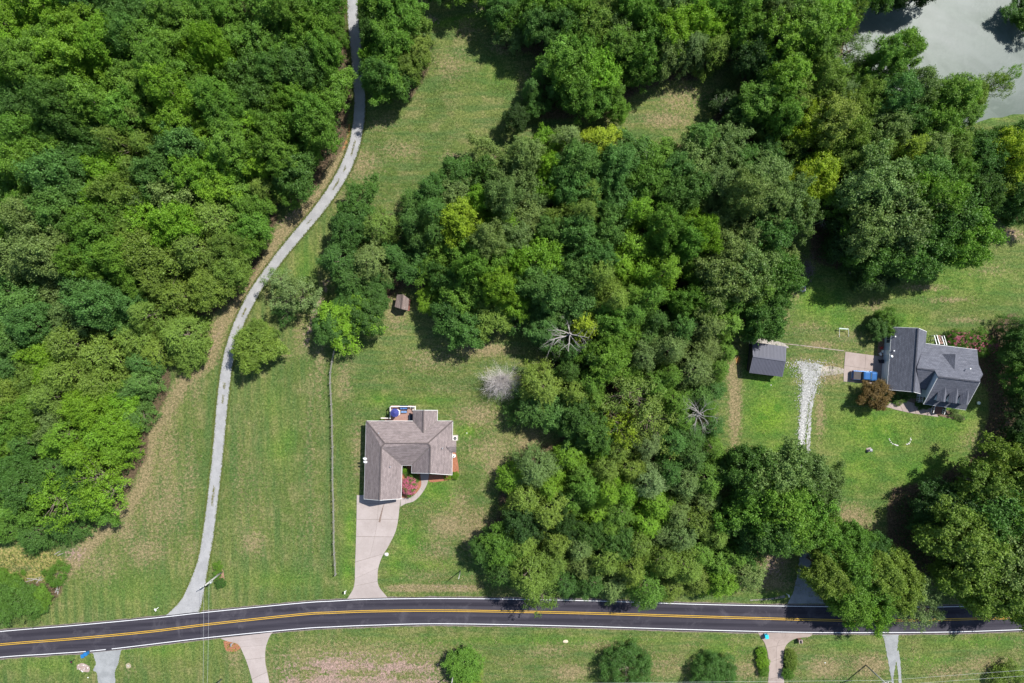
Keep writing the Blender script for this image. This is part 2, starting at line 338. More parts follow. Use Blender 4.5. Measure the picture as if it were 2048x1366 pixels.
# pond water: pale silt-green, with a drifting film
m, nt, b = new_mat('pond_water')
geo = nt.nodes.new("ShaderNodeNewGeometry"); P = geo.outputs["Position"]
bigw = noise_mul(nt, P, 0.035, 5, 0.55, 1.2); medw = noise_mul(nt, P, 0.12, 7, 0.62, 1.6)
col = mix_n(nt, maprange(nt, medw, .42, .58), (0.068, 0.092, 0.074), (0.092, 0.118, 0.098))
col = mix_n(nt, maprange(nt, bigw, .42, .68, 0, .9), col, (0.135, 0.152, 0.142))
b.inputs["Roughness"].default_value = 0.32; b.inputs["Specular IOR Level"].default_value = 0.045
nt.links.new(col, b.inputs["Base Color"])
bp = nt.nodes.new("ShaderNodeBump"); bp.inputs["Strength"].default_value = 0.18; bp.inputs["Distance"].default_value = 0.05
nt.links.new(noise_mul(nt, P, 1.6, 5, .6, .5), bp.inputs["Height"]); nt.links.new(bp.outputs["Normal"], b.inputs["Normal"])
w = MB(); w.add([(55,30,-.22),(200,30,-.22),(200,150,-.22),(55,150,-.22)], [(0,1,2,3)])
structure('pond_water', w, m)

# ------------------------------------------------------------------ road
TOPW = [(-400,1296),(-200,1284),(0,1262.8),(150,1250.5),(307.6,1235.8),(420,1223.5),(600,1206),(664,1202),(747,1198.2),(908,1196.8),(1152,1200.6),(1420,1209),(1685,1213.4),(1843,1214),(1906,1213),(2048,1209.6),(2250,1200),(2500,1186)]
CENY = [(-400,1321),(-200,1310),(0,1289),(150,1277),(300,1262.8),(420,1248),(600,1228.8),(664,1225),(747,1222),(898,1221),(1152,1225.6),(1420,1233.6),(1685,1240.6),(1811,1240.2),(1906,1238.5),(2048,1234.4),(2250,1225),(2500,1211)]
BOTW = [(-400,1347),(-200,1335),(0,1314.2),(100,1307.5),(208,1299.2),(420,1274.4),(600,1257.2),(664,1253.4),(747,1250),(889,1247.2),(1152,1252),(1420,1260),(1621,1264.6),(1780,1264.8),(1906,1263.5),(2048,1258.6),(2250,1249),(2500,1235)]
def at_x(line, x):
    L = smooth_line(line, 400); return np.interp(x, L[:,0], L[:,1])
RX = np.arange(-400, 2501, 12.0)
yt, yc, yb = at_x(TOPW, RX), at_x(CENY, RX), at_x(BOTW, RX)
def across(o, n):
    a = o.data.attributes.new('across', 'FLOAT', 'POINT'); a.data.foreach_set('value', np.array([i % 2 for i in range(len(o.data.vertices))], np.float32))
    return o
def ribbon(xs, y0, y1, z, rag=0.0, seed=1):
    r = random.Random(seed); mb = MB(); n = len(xs); vs = []
    for i in range(n):
        a = G(xs[i], y0[i]+r.uniform(-rag, rag)); c = G(xs[i], y1[i]+r.uniform(-rag, rag))
        vs += [(a[0], a[1], z), (c[0], c[1], z)]
    mb.add(vs, [(2*i, 2*i+1, 2*i+3, 2*i+2) for i in range(n-1)]); return mb
m, nt, b = new_mat('asphalt')
geo = nt.nodes.new("ShaderNodeNewGeometry"); P = geo.outputs["Position"]
mp = nt.nodes.new("ShaderNodeMapping"); mp.inputs["Scale"].default_value = (0.02, 1.0, 1.0); nt.links.new(P, mp.inputs["Vector"])
s1 = noise_mul(nt, mp.outputs[0], 1.3, 5, 0.7); s2 = noise_mul(nt, P, 0.25, 6, 0.7, .5); s3 = noise_mul(nt, P, 9.0, 3, .7)
col = mix_n(nt, maprange(nt, s1, .35, .7), (0.019, 0.017, 0.024), (0.032, 0.029, 0.039))
ac = nt.nodes.new("ShaderNodeAttribute"); ac.attribute_name = 'across'
tw = math_n(nt, 'ABSOLUTE', math_n(nt, 'SINE', math_n(nt, 'MULTIPLY', ac.outputs["Fac"], 4*pi)))
col = mix_n(nt, math_n(nt, 'MULTIPLY', maprange(nt, tw, .45, 1.0), maprange(nt, s1, .3, .7, .3, .9)), col, (0.042, 0.038, 0.048))
col = mix_n(nt, maprange(nt, s2, .50, .70, 0, .8), col, (0.064, 0.059, 0.069))
col = mix_n(nt, 1.0, col, mix_n(nt, s3, (.75,.75,.75), (1.25,1.25,1.25)), 'MULTIPLY')
nt.links.new(col, b.inputs["Base Color"]); b.inputs["Roughness"].default_value = 0.85; b.inputs["Specular IOR Level"].default_value = 0.25
bp = nt.nodes.new("ShaderNodeBump"); bp.inputs["Strength"].default_value = 0.4; bp.inputs["Distance"].default_value = 0.02
nt.links.new(s3, bp.inputs["Height"]); nt.links.new(bp.outputs["Normal"], b.inputs["Normal"])
M_ASPH = m
verge = mat('crumbled_road_edge', (0.13, 0.11, 0.095), 0.95, 0.4, 3.0)
structure('road_shoulder', ribbon(RX, yt-4.2, yb+5.0, 0.012, 0.9, 3), verge)
across(structure('road', ribbon(RX, yt-2.4, yb+2.9, 0.030, 0.25, 4), M_ASPH), 0)
M_WLINE = mat('white_road_paint', (0.60, 0.60, 0.60), 0.6, 0.12, 6.0)
M_YLINE = mat('yellow_road_paint', (0.50, 0.30, 0.03), 0.6, 0.12, 6.0)
structure('road_edge_line', ribbon(RX, yt-0.66, yt+0.66, 0.036), M_WLINE)
k1 = RX <= 212; k2 = RX >= 218
structure('road_edge_line', ribbon(RX[k1], yb[k1]-.66, yb[k1]+.66, 0.036), M_WLINE)
structure('road_edge_line', ribbon(RX[k2], yb[k2]-.66, yb[k2]+.66, 0.036), M_WLINE)
structure('road_centre_line', ribbon(RX, yc-2.15, yc-0.95, 0.036), M_YLINE)
structure('road_centre_line', ribbon(RX, yc+0.95, yc+2.15, 0.036), M_YLINE)

# ------------------------------------------------------------------ gravel drives
def gravel_mat(name, c1, c2, speck, speck_amt=0.5):
    m, nt, b = new_mat(name)
    geo = nt.nodes.new("ShaderNodeNewGeometry"); P = geo.outputs["Position"]
    n1 = noise_mul(nt, P, 0.5, 5, .6); n2 = noise_mul(nt, P, 7.0, 4, .8); n3 = noise_mul(nt, P, 2.2, 5, .7)
    col = mix_n(nt, maprange(nt, n1, .35, .65), c1, c2)
    col = mix_n(nt, maprange(nt, n3, .60 if speck_amt < .8 else .50, .72 if speck_amt < .8 else .60, 0, speck_amt), col, speck)
    col = mix_n(nt, 1.0, col, mix_n(nt, n2, (.62,.62,.62), (1.38,1.38,1.38)), 'MULTIPLY')
    nt.links.new(col, b.inputs["Base Color"]); b.inputs["Roughness"].default_value = 0.95; b.inputs["Specular IOR Level"].default_value = 0.15
    bp = nt.nodes.new("ShaderNodeBump"); bp.inputs["Strength"].default_value = 0.8; bp.inputs["Distance"].default_value = 0.05
    nt.links.new(n2, bp.inputs["Height"]); nt.links.new(bp.outputs["Normal"], b.inputs["Normal"]); return m
M_GRAV = gravel_mat('grey_gravel', (0.245,0.243,0.243), (0.295,0.292,0.29), (0.20,0.18,0.15), .3)
M_WGRAV = gravel_mat('white_gravel', (0.24,0.235,0.215), (0.40,0.40,0.385), (0.085,0.095,0.04), .95)
M_BGRAV = gravel_mat('blue_grey_gravel', (0.20,0.207,0.208), (0.26,0.267,0.268), (0.28,0.27,0.24), .3)
def strip2(name, left, right, m, z, rag=0.8, n=160, seed=2, kind=True):
    L = smooth_line(left, n); R = smooth_line(right, n); r = random.Random(seed); vs = []
    for a, c in zip(L, R):
        vs += [(*G(a[0]+r.uniform(-rag, rag), a[1])[:2], z), (*G(c[0]+r.uniform(-rag, rag), c[1])[:2], z)]
    mb = MB().add(vs, [(2*i, 2*i+1, 2*i+3, 2*i+2) for i in range(n-1)])
    return structure(name, mb, m)
gl = [(690,-90),(694,-20),(695,30),(698,70),(702,110),(705,150),(708.5,200),(706,244),(699,283),(689.5,311),(676.6,339),(661,367),(642.5,395),(621.5,423),(598.5,451),(575,479),(552,507),(533,533),(515,558),(500,580),(485,608),(470,640),(458,672),(448,707),(441,745),(434,800),(429,860),(424,915),(418,970),(412.5,1018),(405,1070),(396,1120),(380,1163),(362,1200),(330,1233)]
gr = [(711,-90),(715,-20),(717,30),(721,70),(725,110),(728,150),(731,200),(729.7,244),(722,283),(714,311),(702.5,339),(687.5,367),(669,395),(648,423),(625,451),(601.5,479),(577.5,507),(557.5,533),(539,558),(523,580),(508,608),(492,640),(480.5,672),(470.5,707),(463,745),(457,800),(451,860),(446,915),(440,970),(434,1018),(428,1070),(419,1120),(412,1163),(405,1200),(398,1228)]
strip2('gravel_drive', gl, gr, M_GRAV, 0.022, 0.35, 260)
strip2('gravel_drive', [(1592,722),(1603,745),(1608,770),(1604,800),(1601,830),(1599,870),(1597,905)], [(1644,730),(1641,745),(1630,770),(1615,800),(1609,830),(1606,870),(1603.5,905)], M_WGRAV, 0.020, 1.6, 90, 5)
strip2('gravel_drive', [(1628,775),(1622,800),(1617,830),(1614,870),(1612.5,905)], [(1634,772),(1627,800),(1623,830),(1621,870),(1619.5,905)], M_WGRAV, 0.016, 1.4, 60, 6)
strip2('gravel_drive', [(1597,905),(1598,960),(1600,1020),(1604,1070),(1600,1110),(1594,1150),(1588,1180),(1575,1207)], [(1622,905),(1622,960),(1622,1020),(1622,1070),(1622,1110),(1624,1150),(1630,1180),(1650,1207)], M_BGRAV, 0.018, 1.0, 80, 7)
strip2('gravel_drive', [(186,1305),(190,1318),(192,1328),(187,1340),(194,1346),(196,1366),(196,1420)], [(243,1299),(239,1314),(237,1325),(233,1335),(230,1345),(231,1366),(231,1420)], M_BGRAV, 0.018, .8, 60, 8)
strip2('gravel_drive', [(1764,1269),(1769,1282),(1772,1300),(1776,1320),(1780,1345),(1784,1366),(1790,1430)], [(1797,1269),(1796,1282),(1794,1300),(1793,1316),(1788,1345),(1787,1366),(1792,1430)], M_BGRAV, 0.018, .8, 60, 9)
strip2('gravel_drive', [(1790,1305),(1792,1320),(1796,1345),(1797,1366),(1799,1430)], [(1797,1300),(1800,1320),(1802,1345),(1803,1366),(1805,1430)], M_BGRAV, 0.014, .6, 40, 10)
strip2('gravel_verge', [(1500,1199),(1540,1196),(1570,1190)], [(1500,1202),(1540,1199.5),(1572,1195)], gravel_mat('tan_gravel', (0.17,0.16,0.13), (0.23,0.215,0.18), (0.10,0.12,0.04), .8), 0.010, 2.0, 40, 11)
stoney = gravel_mat('stony_soil', (0.24,0.21,0.17), (0.40,0.35,0.29), (0.12,0.14,0.05), .8)
strip2('gravel_verge', [(1640,733),(1665,733),(1690,738)], [(1640,752),(1665,750),(1690,746)], stoney, 0.010, 2, 30, 12)

# ------------------------------------------------------------------ concrete drives, slab by slab
def concrete_mat(name, c1, c2, stain):
    m, nt, b = new_mat(name)
    geo = nt.nodes.new("ShaderNodeNewGeometry"); P = geo.outputs["Position"]
    n1 = noise_mul(nt, P, 0.35, 6, .65, .3); n2 = noise_mul(nt, P, 6.0, 4, .7); n3 = noise_mul(nt, P, 1.1, 6, .7, .4)
    oi = nt.nodes.new("ShaderNodeObjectInfo")
    col = mix_n(nt, maprange(nt, n1, .3, .7), c1, c2)
    col = mix_n(nt, maprange(nt, n3, .56, .75, 0, .5), col, stain)
    col = mix_n(nt, 1.0, col, mix_n(nt, n2, (.86,.86,.86), (1.14,1.14,1.14)), 'MULTIPLY')
    col = mix_n(nt, 1.0, col, mix_n(nt, oi.outputs["Random"], (.955,.955,.955), (1.03,1.03,1.03)), 'MULTIPLY')
    nt.links.new(col, b.inputs["Base Color"]); b.inputs["Roughness"].default_value = 0.85; b.inputs["Specular IOR Level"].default_value = 0.2
    return m
M_CONC = concrete_mat('driveway_concrete', (0.285,0.242,0.222), (0.335,0.288,0.268), (0.225,0.19,0.175))
M_CONC2 = concrete_mat('weathered_concrete', (0.25,0.20,0.175), (0.315,0.258,0.228), (0.17,0.135,0.115))
M_JOINT = mat('joint_dirt', (0.15,0.125,0.105), 0.95, 0.3, 4.0)
def slabs(name, left, right, m, nseg, ztop=0.06, split=None, sub=6):
    """a concrete drive: joint bed plus separate slabs; split = list of segments cut in two lengthways"""
    n = nseg*sub+1; L = smooth_line(left, n); R = smooth_line(right, n)
    bed = MB(); vs = []
    for a, c in zip(L, R): vs += [(*G(*a)[:2], ztop-0.03), (*G(*c)[:2], ztop-0.03)]
    bed.add(vs, [(2*i, 2*i+1, 2*i+3, 2*i+2) for i in range(n-1)])
    root = structure(name, bed, M_JOINT)
    cut = split if split is not None else []
    for k in range(nseg):
        A = L[k*sub:(k+1)*sub+1].copy(); C = R[k*sub:(k+1)*sub+1].copy()
        for E in (A, C):
            E[0] += (E[1]-E[0])*0.05; E[-1] += (E[-2]-E[-1])*0.05
        parts = [(A, C)]
        if k in cut:
            mid = (A+C)/2; e = (C-A)/np.linalg.norm(C-A, axis=1)[:,None]*0.18
            parts = [(A, mid-e), (mid+e, C)]
        for a_, c_ in parts:
            poly = [G(*p)[:2] for p in a_] + [G(*p)[:2] for p in c_[::-1]]
            s = MB(); nn = len(a_); vs = [(*G(*p)[:2], ztop) for q in zip(a_, c_) for p in q] + [(*G(*p)[:2], ztop-0.1) for q in zip(a_, c_) for p in q]
            o2 = 2*nn; f = [(2*i, 2*i+1, 2*i+3, 2*i+2) for i in range(nn-1)]
            f += [(2*i, 2*i+2, o2+2*i+2, o2+2*i) for i in range(nn-1)] + [(2*i+1, o2+2*i+1, o2+2*i+3, 2*i+3) for i in range(nn-1)]
            f += [(0, o2, o2+1, 1), (2*nn-2, 2*nn-1, o2+2*nn-1, o2+2*nn-2)]
            s.add(vs, f); obj('slab', s, m, root)
    return root
slabs('concrete_driveway', [(713.8,990),(713.8,1000),(713.6,1020),(713.2,1042),(712.6,1064),(711.6,1098),(710.3,1133),(710,1155),(709.5,1164.6),(706,1178.6),(694.5,1197.5)],
      [(800.8,990),(801,1000),(799,1016),(796,1042),(790,1066),(777,1092),(764.5,1113),(757.5,1133),(755.3,1150),(757.5,1172),(775.5,1195)], M_CONC, 7, split=[0,1,2,3])
slabs('concrete_path', [(801,1013),(812,1007),(828,1002),(842,989),(853.6,970),(858,950),(858,936)], [(801.6,994.5),(815,996),(828,990),(837.5,980),(842.7,968.5),(841,950),(841,936)], M_CONC, 7, ztop=0.052, sub=4)
slabs('concrete_driveway', [(441,1276.5),(455,1282),(476,1288),(486,1305),(496,1330),(506,1366),(516,1410)], [(546,1264),(540,1272),(535,1284),(531,1300),(531,1325),(536,1350),(545,1400)], M_CONC, 5, split=[])
slabs('concrete_driveway', [(1515,1264.5),(1522,1275),(1530,1288),(1536,1310),(1538,1335),(1536,1366),(1535,1420)], [(1625,1266.5),(1618,1273),(1590,1277),(1572,1290),(1567,1310),(1566,1335),(1568,1366),(1568,1420)], M_CONC2, 5, split=[0,1,2,3,4])
slabs('concrete_pad', [(1690.5,703.2),(1689,720),(1687.5,742),(1686.8,763)], [(1772,714),(1771,735),(1770,752),(1770,770)], M_CONC2, 2, split=[0,1])
slabs('concrete_path', [(1690,812),(1768,812.5),(1780,806),(1815,803),(1840,812),(1866,818)], [(1690,812.2),(1768,814),(1790,819),(1822,826),(1850,830),(1877,834)], M_CONC2, 6, ztop=0.05, sub=3)
slabs('stepping_path', [(1563,686),(1600,690),(1640,695),(1688,701)], [(1563,687.2),(1600,691.4),(1640,696.4),(1688,702.4)], M_CONC2, 9, ztop=0.03, sub=2)
# oil streak with a shape of its own on the driveway
m = mat('oil_stain', (0.15,0.11,0.09), 0.8, 0.5, 5.0)
L = smooth_line([(757,1044),(760,1032),(765,1015),(768,1008)], 20); R = smooth_line([(761,1044.5),(763,1033),(766.5,1016),(769,1008)], 20)
structure('oil_stain', MB().add([(*G(*p)[:2], 0.064) for q in zip(L, R) for p in q], [(2*i,2*i+1,2*i+3,2*i+2) for i in range(19)]), m)

# mulch beds
M_MULCH = mat('red_brown_mulch', (0.24,0.10,0.055), 0.95, 0.35, 4.0, bump=0.6)
def bed(name, pts, m=M_MULCH, z=0.035):
    P2 = smooth_line(pts+[pts[0]], 60)[:-1]; return structure(name, MB().prism([G(*p)[:2] for p in P2][::-1], -0.02, z), m)
bed('mulch_bed', [(802,930),(812,928),(838,944),(843,968),(838,980),(828,990),(815,995),(803,994)])
bed('mulch_bed', [(903,903),(911,904),(916,925),(917,945),(908,957),(870,964),(858,962),(856,950),(880,945)])
bed('mulch_bed', [(447,1282),(460,1282),(478,1288),(480,1297),(468,1303),(452,1300)])
bed('mulch_bed', [(440,1138),(446,1140),(449,1158),(446,1172),(436,1172),(432,1160),(434,1142)], mat('clay_mulch', (0.24,0.14,0.095), 0.95, 0.3, 4.0))
bed('rock_bed', [(154,1330),(164,1326),(175,1330),(180,1337),(177,1344),(166,1342),(155,1337)], mat('pink_rock_bed', (0.26,0.20,0.175), 0.95, 0.4, 6.0))
bed('rock_bed', [(251,1329),(257,1326),(262,1330),(261,1335),(254,1336)], mat('sandy_bed', (0.28,0.24,0.17), 0.95, 0.3, 6.0))
bed('rock_bed', [(1497,692),(1502,679),(1520,677),(1560,684),(1572,690),(1572,696),(1504,688)], mat('rubble_bed', (0.27,0.245,0.215), 0.95, 0.45, 3.0))
bed('mulch_bed', [(1777,790),(1800,793),(1838,800),(1842,812),(1860,815),(1900,822),(1925,832),(1925,840),(1880,832),(1830,812),(1780,803)], mat('dark_mulch', (0.12,0.085,0.06), 0.95, 0.35, 4.0), 0.03)
bed('mulch_bed', [(1757,672),(1770,676),(1770,714),(1756,712)], mat('shaded_mulch', (0.20,0.12,0.08), 0.95, 0.35, 4.0), 0.03)
# ------------------------------------------------------------------ tree building
def leaf_mat(name, trans=0.25):
    m, nt, b = new_mat(name)
    oi = nt.nodes.new("ShaderNodeObjectInfo"); at = nt.nodes.new("ShaderNodeAttribute"); at.attribute_name = 'tone'
    mul = mix_n(nt, at.outputs["Fac"], (0.55, 0.60, 0.48), (1.66, 1.62, 1.42))
    geo = nt.nodes.new("ShaderNodeNewGeometry")
    n1 = noise_mul(nt, geo.outputs["Position"], 0.22, 4, .6)
    col = mix_n(nt, 1.0, oi.outputs["Color"], mul, 'MULTIPLY')
    col = mix_n(nt, maprange(nt, n1, .45, .70, 0, .35), col, mix_n(nt, 1.0, oi.outputs["Color"], (1.2, 1.12, .85), 'MULTIPLY'))
    nt.links.new(col, b.inputs["Base Color"]); b.inputs["Roughness"].default_value = 0.55; b.inputs["Specular IOR Level"].default_value = 0.28
    tr = nt.nodes.new("ShaderNodeBsdfTranslucent"); nt.links.new(mix_n(nt, 1.0, col, (1.1, 1.35, .6), 'MULTIPLY'), tr.inputs["Color"])
    ms = nt.nodes.new("ShaderNodeMixShader"); ms.inputs[0].default_value = trans
    out = nt.nodes["Material Output"]
    nt.links.new(b.outputs[0], ms.inputs[1]); nt.links.new(tr.outputs[0], ms.inputs[2]); nt.links.new(ms.outputs[0], out.inputs["Surface"])
    return m
M_LEAF = leaf_mat('leaves', 0.30)
M_NEEDLE = leaf_mat('needles', 0.22)
M_BARK = mat('bark', (0.16,0.13,0.10), 0.95, 0.3, 6.0)
M_DEADWOOD = mat('bleached_wood', (0.27,0.25,0.235), 0.85, 0.2, 4.0)
M_TWIG = mat('pale_grey_twigs', (0.48,0.44,0.42), 0.85, 0.15, 3.0)

def unit(v): return v/np.maximum(np.linalg.norm(v, axis=-1, keepdims=True), 1e-9)
def leaves_np(pos, nrm, axis, L, W, rng):
    """leaf-sized pointed quads"""
    side = unit(np.cross(nrm, axis)); axis = unit(np.cross(side, nrm))
    L = L[:,None]; W = W[:,None]
    v = np.stack([pos-axis*L*0.5, pos+side*W*0.5-axis*L*.05, pos+axis*L*0.5+nrm*W*-.25, pos-side*W*0.5-axis*L*.05], 1)
    return v.reshape(-1, 3)

def crown_mesh(name, seed, aspect, kind, n_leaves):
    """crown in tree space: radius 1 round the trunk, tree height = aspect. Returns mesh, cluster centres"""
    r = np.random.default_rng(seed); a = aspect
    P, N, A, Ls, Ws, T = [], [], [], [], [], []; cl = []
    base = {'broad': .22, 'open': .30, 'cedar': .08, 'shrub': .0, 'clipped': .0, 'sparse': .30, 'spire': .10}[kind]*a
    zc = base+(a-base)*0.52; hz = (a-base)*0.5
    ncl = {'broad': 150, 'open': 120, 'cedar': 130, 'shrub': 60, 'clipped': 150, 'sparse': 70, 'spire': 100}[kind]
    lob = r.random(6)*2*pi; amp = r.uniform(.06, .17, 6)
    if kind == 'clipped': amp = amp*0.15
    if kind in ('sparse', 'open'): amp = amp*1.5
    if kind == 'broad' and a < 2.2: amp = amp*1.6
    cents = []
    tries = 0
    while len(cents) < ncl and tries < 9000:
        tries += 1
        d = unit(r.normal(size=3)); d[2] = d[2]*.8+.15; d = unit(d)
        if d[2] < -0.75: continue
        th = atan2(d[1], d[0]); q = 1+sum(amp[i]*sin((i+1)*th+lob[i]) for i in range(6))
        depth = (r.uniform(.80, 1.04) if r.random() < .8 else r.uniform(1.0, 1.18)) if r.random() < .8 else r.uniform(.35, .78)
        if kind in ('cedar', 'spire'):                      # wide low, narrowing to a point
            z = base + (a-base)*r.beta(1.25, 1.35); u = (z-base)/(a-base)
            rad = (1-u**1.6)**.75*(.5+.5*min(1, u*5+.3)) if kind == 'cedar' else (1-u**1.1)*(.4+.6*min(1, u*6+.3))
            c = np.array([cos(th)*rad*q*depth*.86, sin(th)*rad*q*depth*.86, z])
        else:
            flat = 1.0 if d[2] < 0 else (abs(d[2])**.9/abs(d[2]) if abs(d[2]) > 1e-3 else 1)
            c = np.array([d[0]*q*depth*.84, d[1]*q*depth*.84, zc + d[2]*hz*depth*.9])
        mind = {'cedar': .14, 'clipped': .14, 'shrub': .18, 'spire': .13}.get(kind, .135)*(1 if tries < 4000 else .75)
        if any(np.linalg.norm(c-e) < mind for e in cents): continue
        cents.append(c)
    per = n_leaves//max(len(cents), 1)
    for c in cents:
        out = np.array([c[0], c[1], (c[2]-zc)*0.9]); out = out/max(np.linalg.norm(out), .05)
        br = r.uniform(.11, .235)*{'cedar': .88, 'clipped': 1.0, 'sparse': .9, 'open': 1.0, 'shrub': 1.25, 'spire': .8}.get(kind, 1.0)
        n = int(per*(br/.18)**2*r.uniform(.8, 1.2)*(0.55 if kind in ('sparse',) else 1))
        d = unit(r.normal(size=(n, 3)) + out*0.75 + np.array([0, 0, .35]))
        if kind in ('cedar', 'spire'):
            # feathery spray: points strung outward and a little upward from the cluster
            ax = unit(out + np.array([0, 0, .25]) + r.normal(size=3)*.25)
            nsp = 16; sp = unit(ax + r.normal(size=(nsp, 3))*.60); idx = r.integers(0, nsp, n)
            t = r.random(n)**.7
            pos = c + sp[idx]*(t*br*1.9)[:,None] + r.normal(size=(n, 3))*br*.13
            nr = unit(r.normal(size=(n, 3))*.55 + np.array([0, 0, .7]) + out*.35)
            axx = unit(sp[idx] + r.normal(size=(n, 3))*.35)
            l = r.uniform(.045, .085, n); w = l*r.uniform(.28, .45, n)
        else:
            nsp = 11; sp = unit(r.normal(size=(nsp, 3)) + out*.7 + np.array([0, 0, .35])); idx = r.integers(0, nsp, n)
            rr = br*(r.uniform(.55, 1.0, n) + .10*r.normal(size=n))
            # break each clump into finer tufts
            sub = unit(r.normal(size=(9, 3)) + out*.6 + np.array([0, 0, .3]))
            dots = d @ sub.T; rr = rr*(.72+.36*np.clip(dots.max(1), 0, 1)**6)
            pos = c + d*rr[:,None]*np.array([1.12, 1.12, .88])
            if kind != 'clipped':
                spr = c + sp[idx]*(r.random(n)**.6*br*1.45)[:,None] + r.normal(size=(n, 3))*br*.17
                pos = np.where((r.random(n) < .62)[:,None], spr, pos)
            nr = unit(d*.7 + np.array([0, 0, .45]) + r.normal(size=(n, 3))*.55)
            axx = unit(d + r.normal(size=(n, 3))*.6 - np.array([0, 0, .2]))
            l = r.uniform(.040, .075, n)*(.62 if kind == 'clipped' else 1); w = l*r.uniform(.5, .8, n)
        pos[:,2] = np.maximum(pos[:,2], .03)
        P.append(pos); N.append(nr); A.append(axx); Ls.append(l); Ws.append(w)
        T.append(np.clip(r.normal(.5, .22, n)*.65 + r.uniform(.0, .35), 0, 1)); cl.append(c)
    P, N, A = map(np.concatenate, (P, N, A)); Ls, Ws, T = map(np.concatenate, (Ls, Ws, T))
    v = leaves_np(P, N, A, Ls, Ws, r); nf = len(P)
    me = np_mesh(name, v, np.arange(nf*4).reshape(nf, 4), 4)
    at = me.attributes.new('tone', 'FLOAT', 'FACE'); at.data.foreach_set('value', T.astype(np.float32))
    me.materials.append(M_NEEDLE if kind in ('cedar', 'spire') else M_LEAF)
    return me, cl

def trunk_mesh(name, seed, aspect, cl, kind):
    r = random.Random(seed); mb = MB(); top = aspect*(.86 if kind in ('cedar', 'spire') else .72)
    t0 = 0.055 if kind not in ('shrub', 'clipped') else .03
    pts = [(r.uniform(-.02,.02)*i, r.uniform(-.02,.02)*i, top*i/6) for i in range(7)]
    mb.tube(pts, [t0*(1.25 if i == 0 else 1)*(1-i/7.5) for i in range(7)], 7)
    for c in sorted(cl, key=lambda q: r.random())[:14 if kind != 'sparse' else 26]:
        z = min(max(c[2]*.62, aspect*.1), top*.9); i = min(int(z/top*6), 5)
        p = np.array(pts[i]); p[2] = z; e = np.array(c); mid = (p*.5+e*.5)+np.array([0, 0, -.04*aspect*r.random()])
        mb.tube([p, mid, e], [t0*.42, t0*.28, t0*.08], 5)
    me = bpy.data.meshes.new(name); me.from_pydata(mb.v, [], mb.f); me.update()
    me.polygons.foreach_set('use_smooth', [True]*len(me.polygons)); me.materials.append(M_BARK); return me

VAR = {}
def variants(key, kind, aspect, n, leaves, seed0):
    L = []
    for i in range(n):
        cm, cl = crown_mesh('crown_'+key, seed0+i, aspect*(1+.06*(i-n/2)), kind, leaves)
        L.append((cm, trunk_mesh('trunk_'+key, seed0+i, aspect, cl, kind), aspect))
    VAR[key] = L
variants('broad', 'broad', 2.5, 7, 26000, 100)
variants('big', 'broad', 1.9, 4, 38000, 200)
variants('tall', 'open', 3.6, 5, 25000, 300)
variants('cedar', 'cedar', 2.3, 6, 24000, 400)
variants('spire', 'spire', 3.0, 3, 19000, 450)
variants('sparse', 'sparse', 2.3, 3, 11000, 500)
variants('shrub', 'shrub', 1.1, 3, 7000, 600)
variants('clipped', 'clipped', 1.15, 2, 34000, 650)

PAL = {  # real leaf colours
 'bright green': (0.132,0.250,0.020), 'mid green': (0.100,0.198,0.026), 'dark green': (0.062,0.136,0.026), 'yellow green': (0.190,0.265,0.018),
 'olive green': (0.124,0.192,0.032), 'grey green': (0.124,0.186,0.056), 'blue green': (0.084,0.176,0.042), 'deep green': (0.036,0.078,0.018),
 'bronze': (0.115,0.078,0.024), 'pale yellow green': (0.170,0.235,0.050), 'pale green': (0.145,0.215,0.085)}
ALB = {'bright': 'bright green', 'mid': 'mid green', 'dark': 'dark green', 'yg': 'yellow green', 'ol': 'olive green', 'gg': 'grey green', 'bg': 'blue green', 'deep': 'deep green', 'bronze': 'bronze', 'pyg': 'pale yellow green', 'pg': 'pale green'}

LANDMARKS = [  # things one can find in the photo
 ('the top left corner', 0, 0), ('the left photo margin', 10, 420), ('the gravel drive bend', 660, 380), ('the gravel drive top', 703, 20),
 ('the olive cedar pair', 360, 690), ('the left woods centre', 330, 330), ('the weedy clearing', 60, 1130), ('the left woods tip', 220, 1000),
 ('the shaded gravel stretch', 718, 130), ('the small brown shed', 803, 605), ('the shaded pond islet', 1820, 20), ('the bleached dead tree', 1145, 665),
 ('the white twiggy tree', 1003, 762), ('the bare white tree', 1405, 830), ('the metal barn', 1535, 718), ('the fire pit', 1606, 578), ('the grey pond', 1880, 130),
 ('the small top clearing', 1350, 210), ('the middle woods centre', 1220, 470), ('the middle woods top', 1250, 280), ('the dormer house', 1860, 740),
 ('the shaded track mouth', 1600, 1190), ('the right photo margin', 2040, 700), ('the road edge line', 1150, 1200), ('the lower right oaks', 1980, 1070),
 ('the meadow top end', 880, 60), ('the tan house lawn', 1060, 900), ('the top photo margin', 1180, 5), ('the dark brush pile', 1613, 540), ('the pond corner', 2000, 220)]
used_labels = {}
def relate(px, py):
    best = min(LANDMARKS, key=lambda L: hypot(L[1]-px, L[2]-py)); dx, dy = px-best[1], py-best[2]; d = hypot(dx, dy)
    ang = math.degrees(atan2(-dy, dx)) % 360
    word = ['right of', 'above and right of', 'above', 'above and left of', 'left of', 'below and left of', 'below', 'below and right of'][int((ang+22.5)//45) % 8]
    dist = 'just' if d < 55 else ('' if d < 110 else ('well' if d < 170 else 'far'))
    return f"{dist} {word} {best[0]}".strip()
KINDNAME = {'broad': 'broadleaf_tree', 'big': 'oak_tree', 'tall': 'tall_tree', 'cedar': 'cedar_tree', 'spire': 'pine_tree', 'sparse': 'thin_crowned_tree', 'shrub': 'shrub', 'clipped': 'clipped_bush'}
KINDCAT = {'shrub': 'shrub', 'clipped': 'bush'}
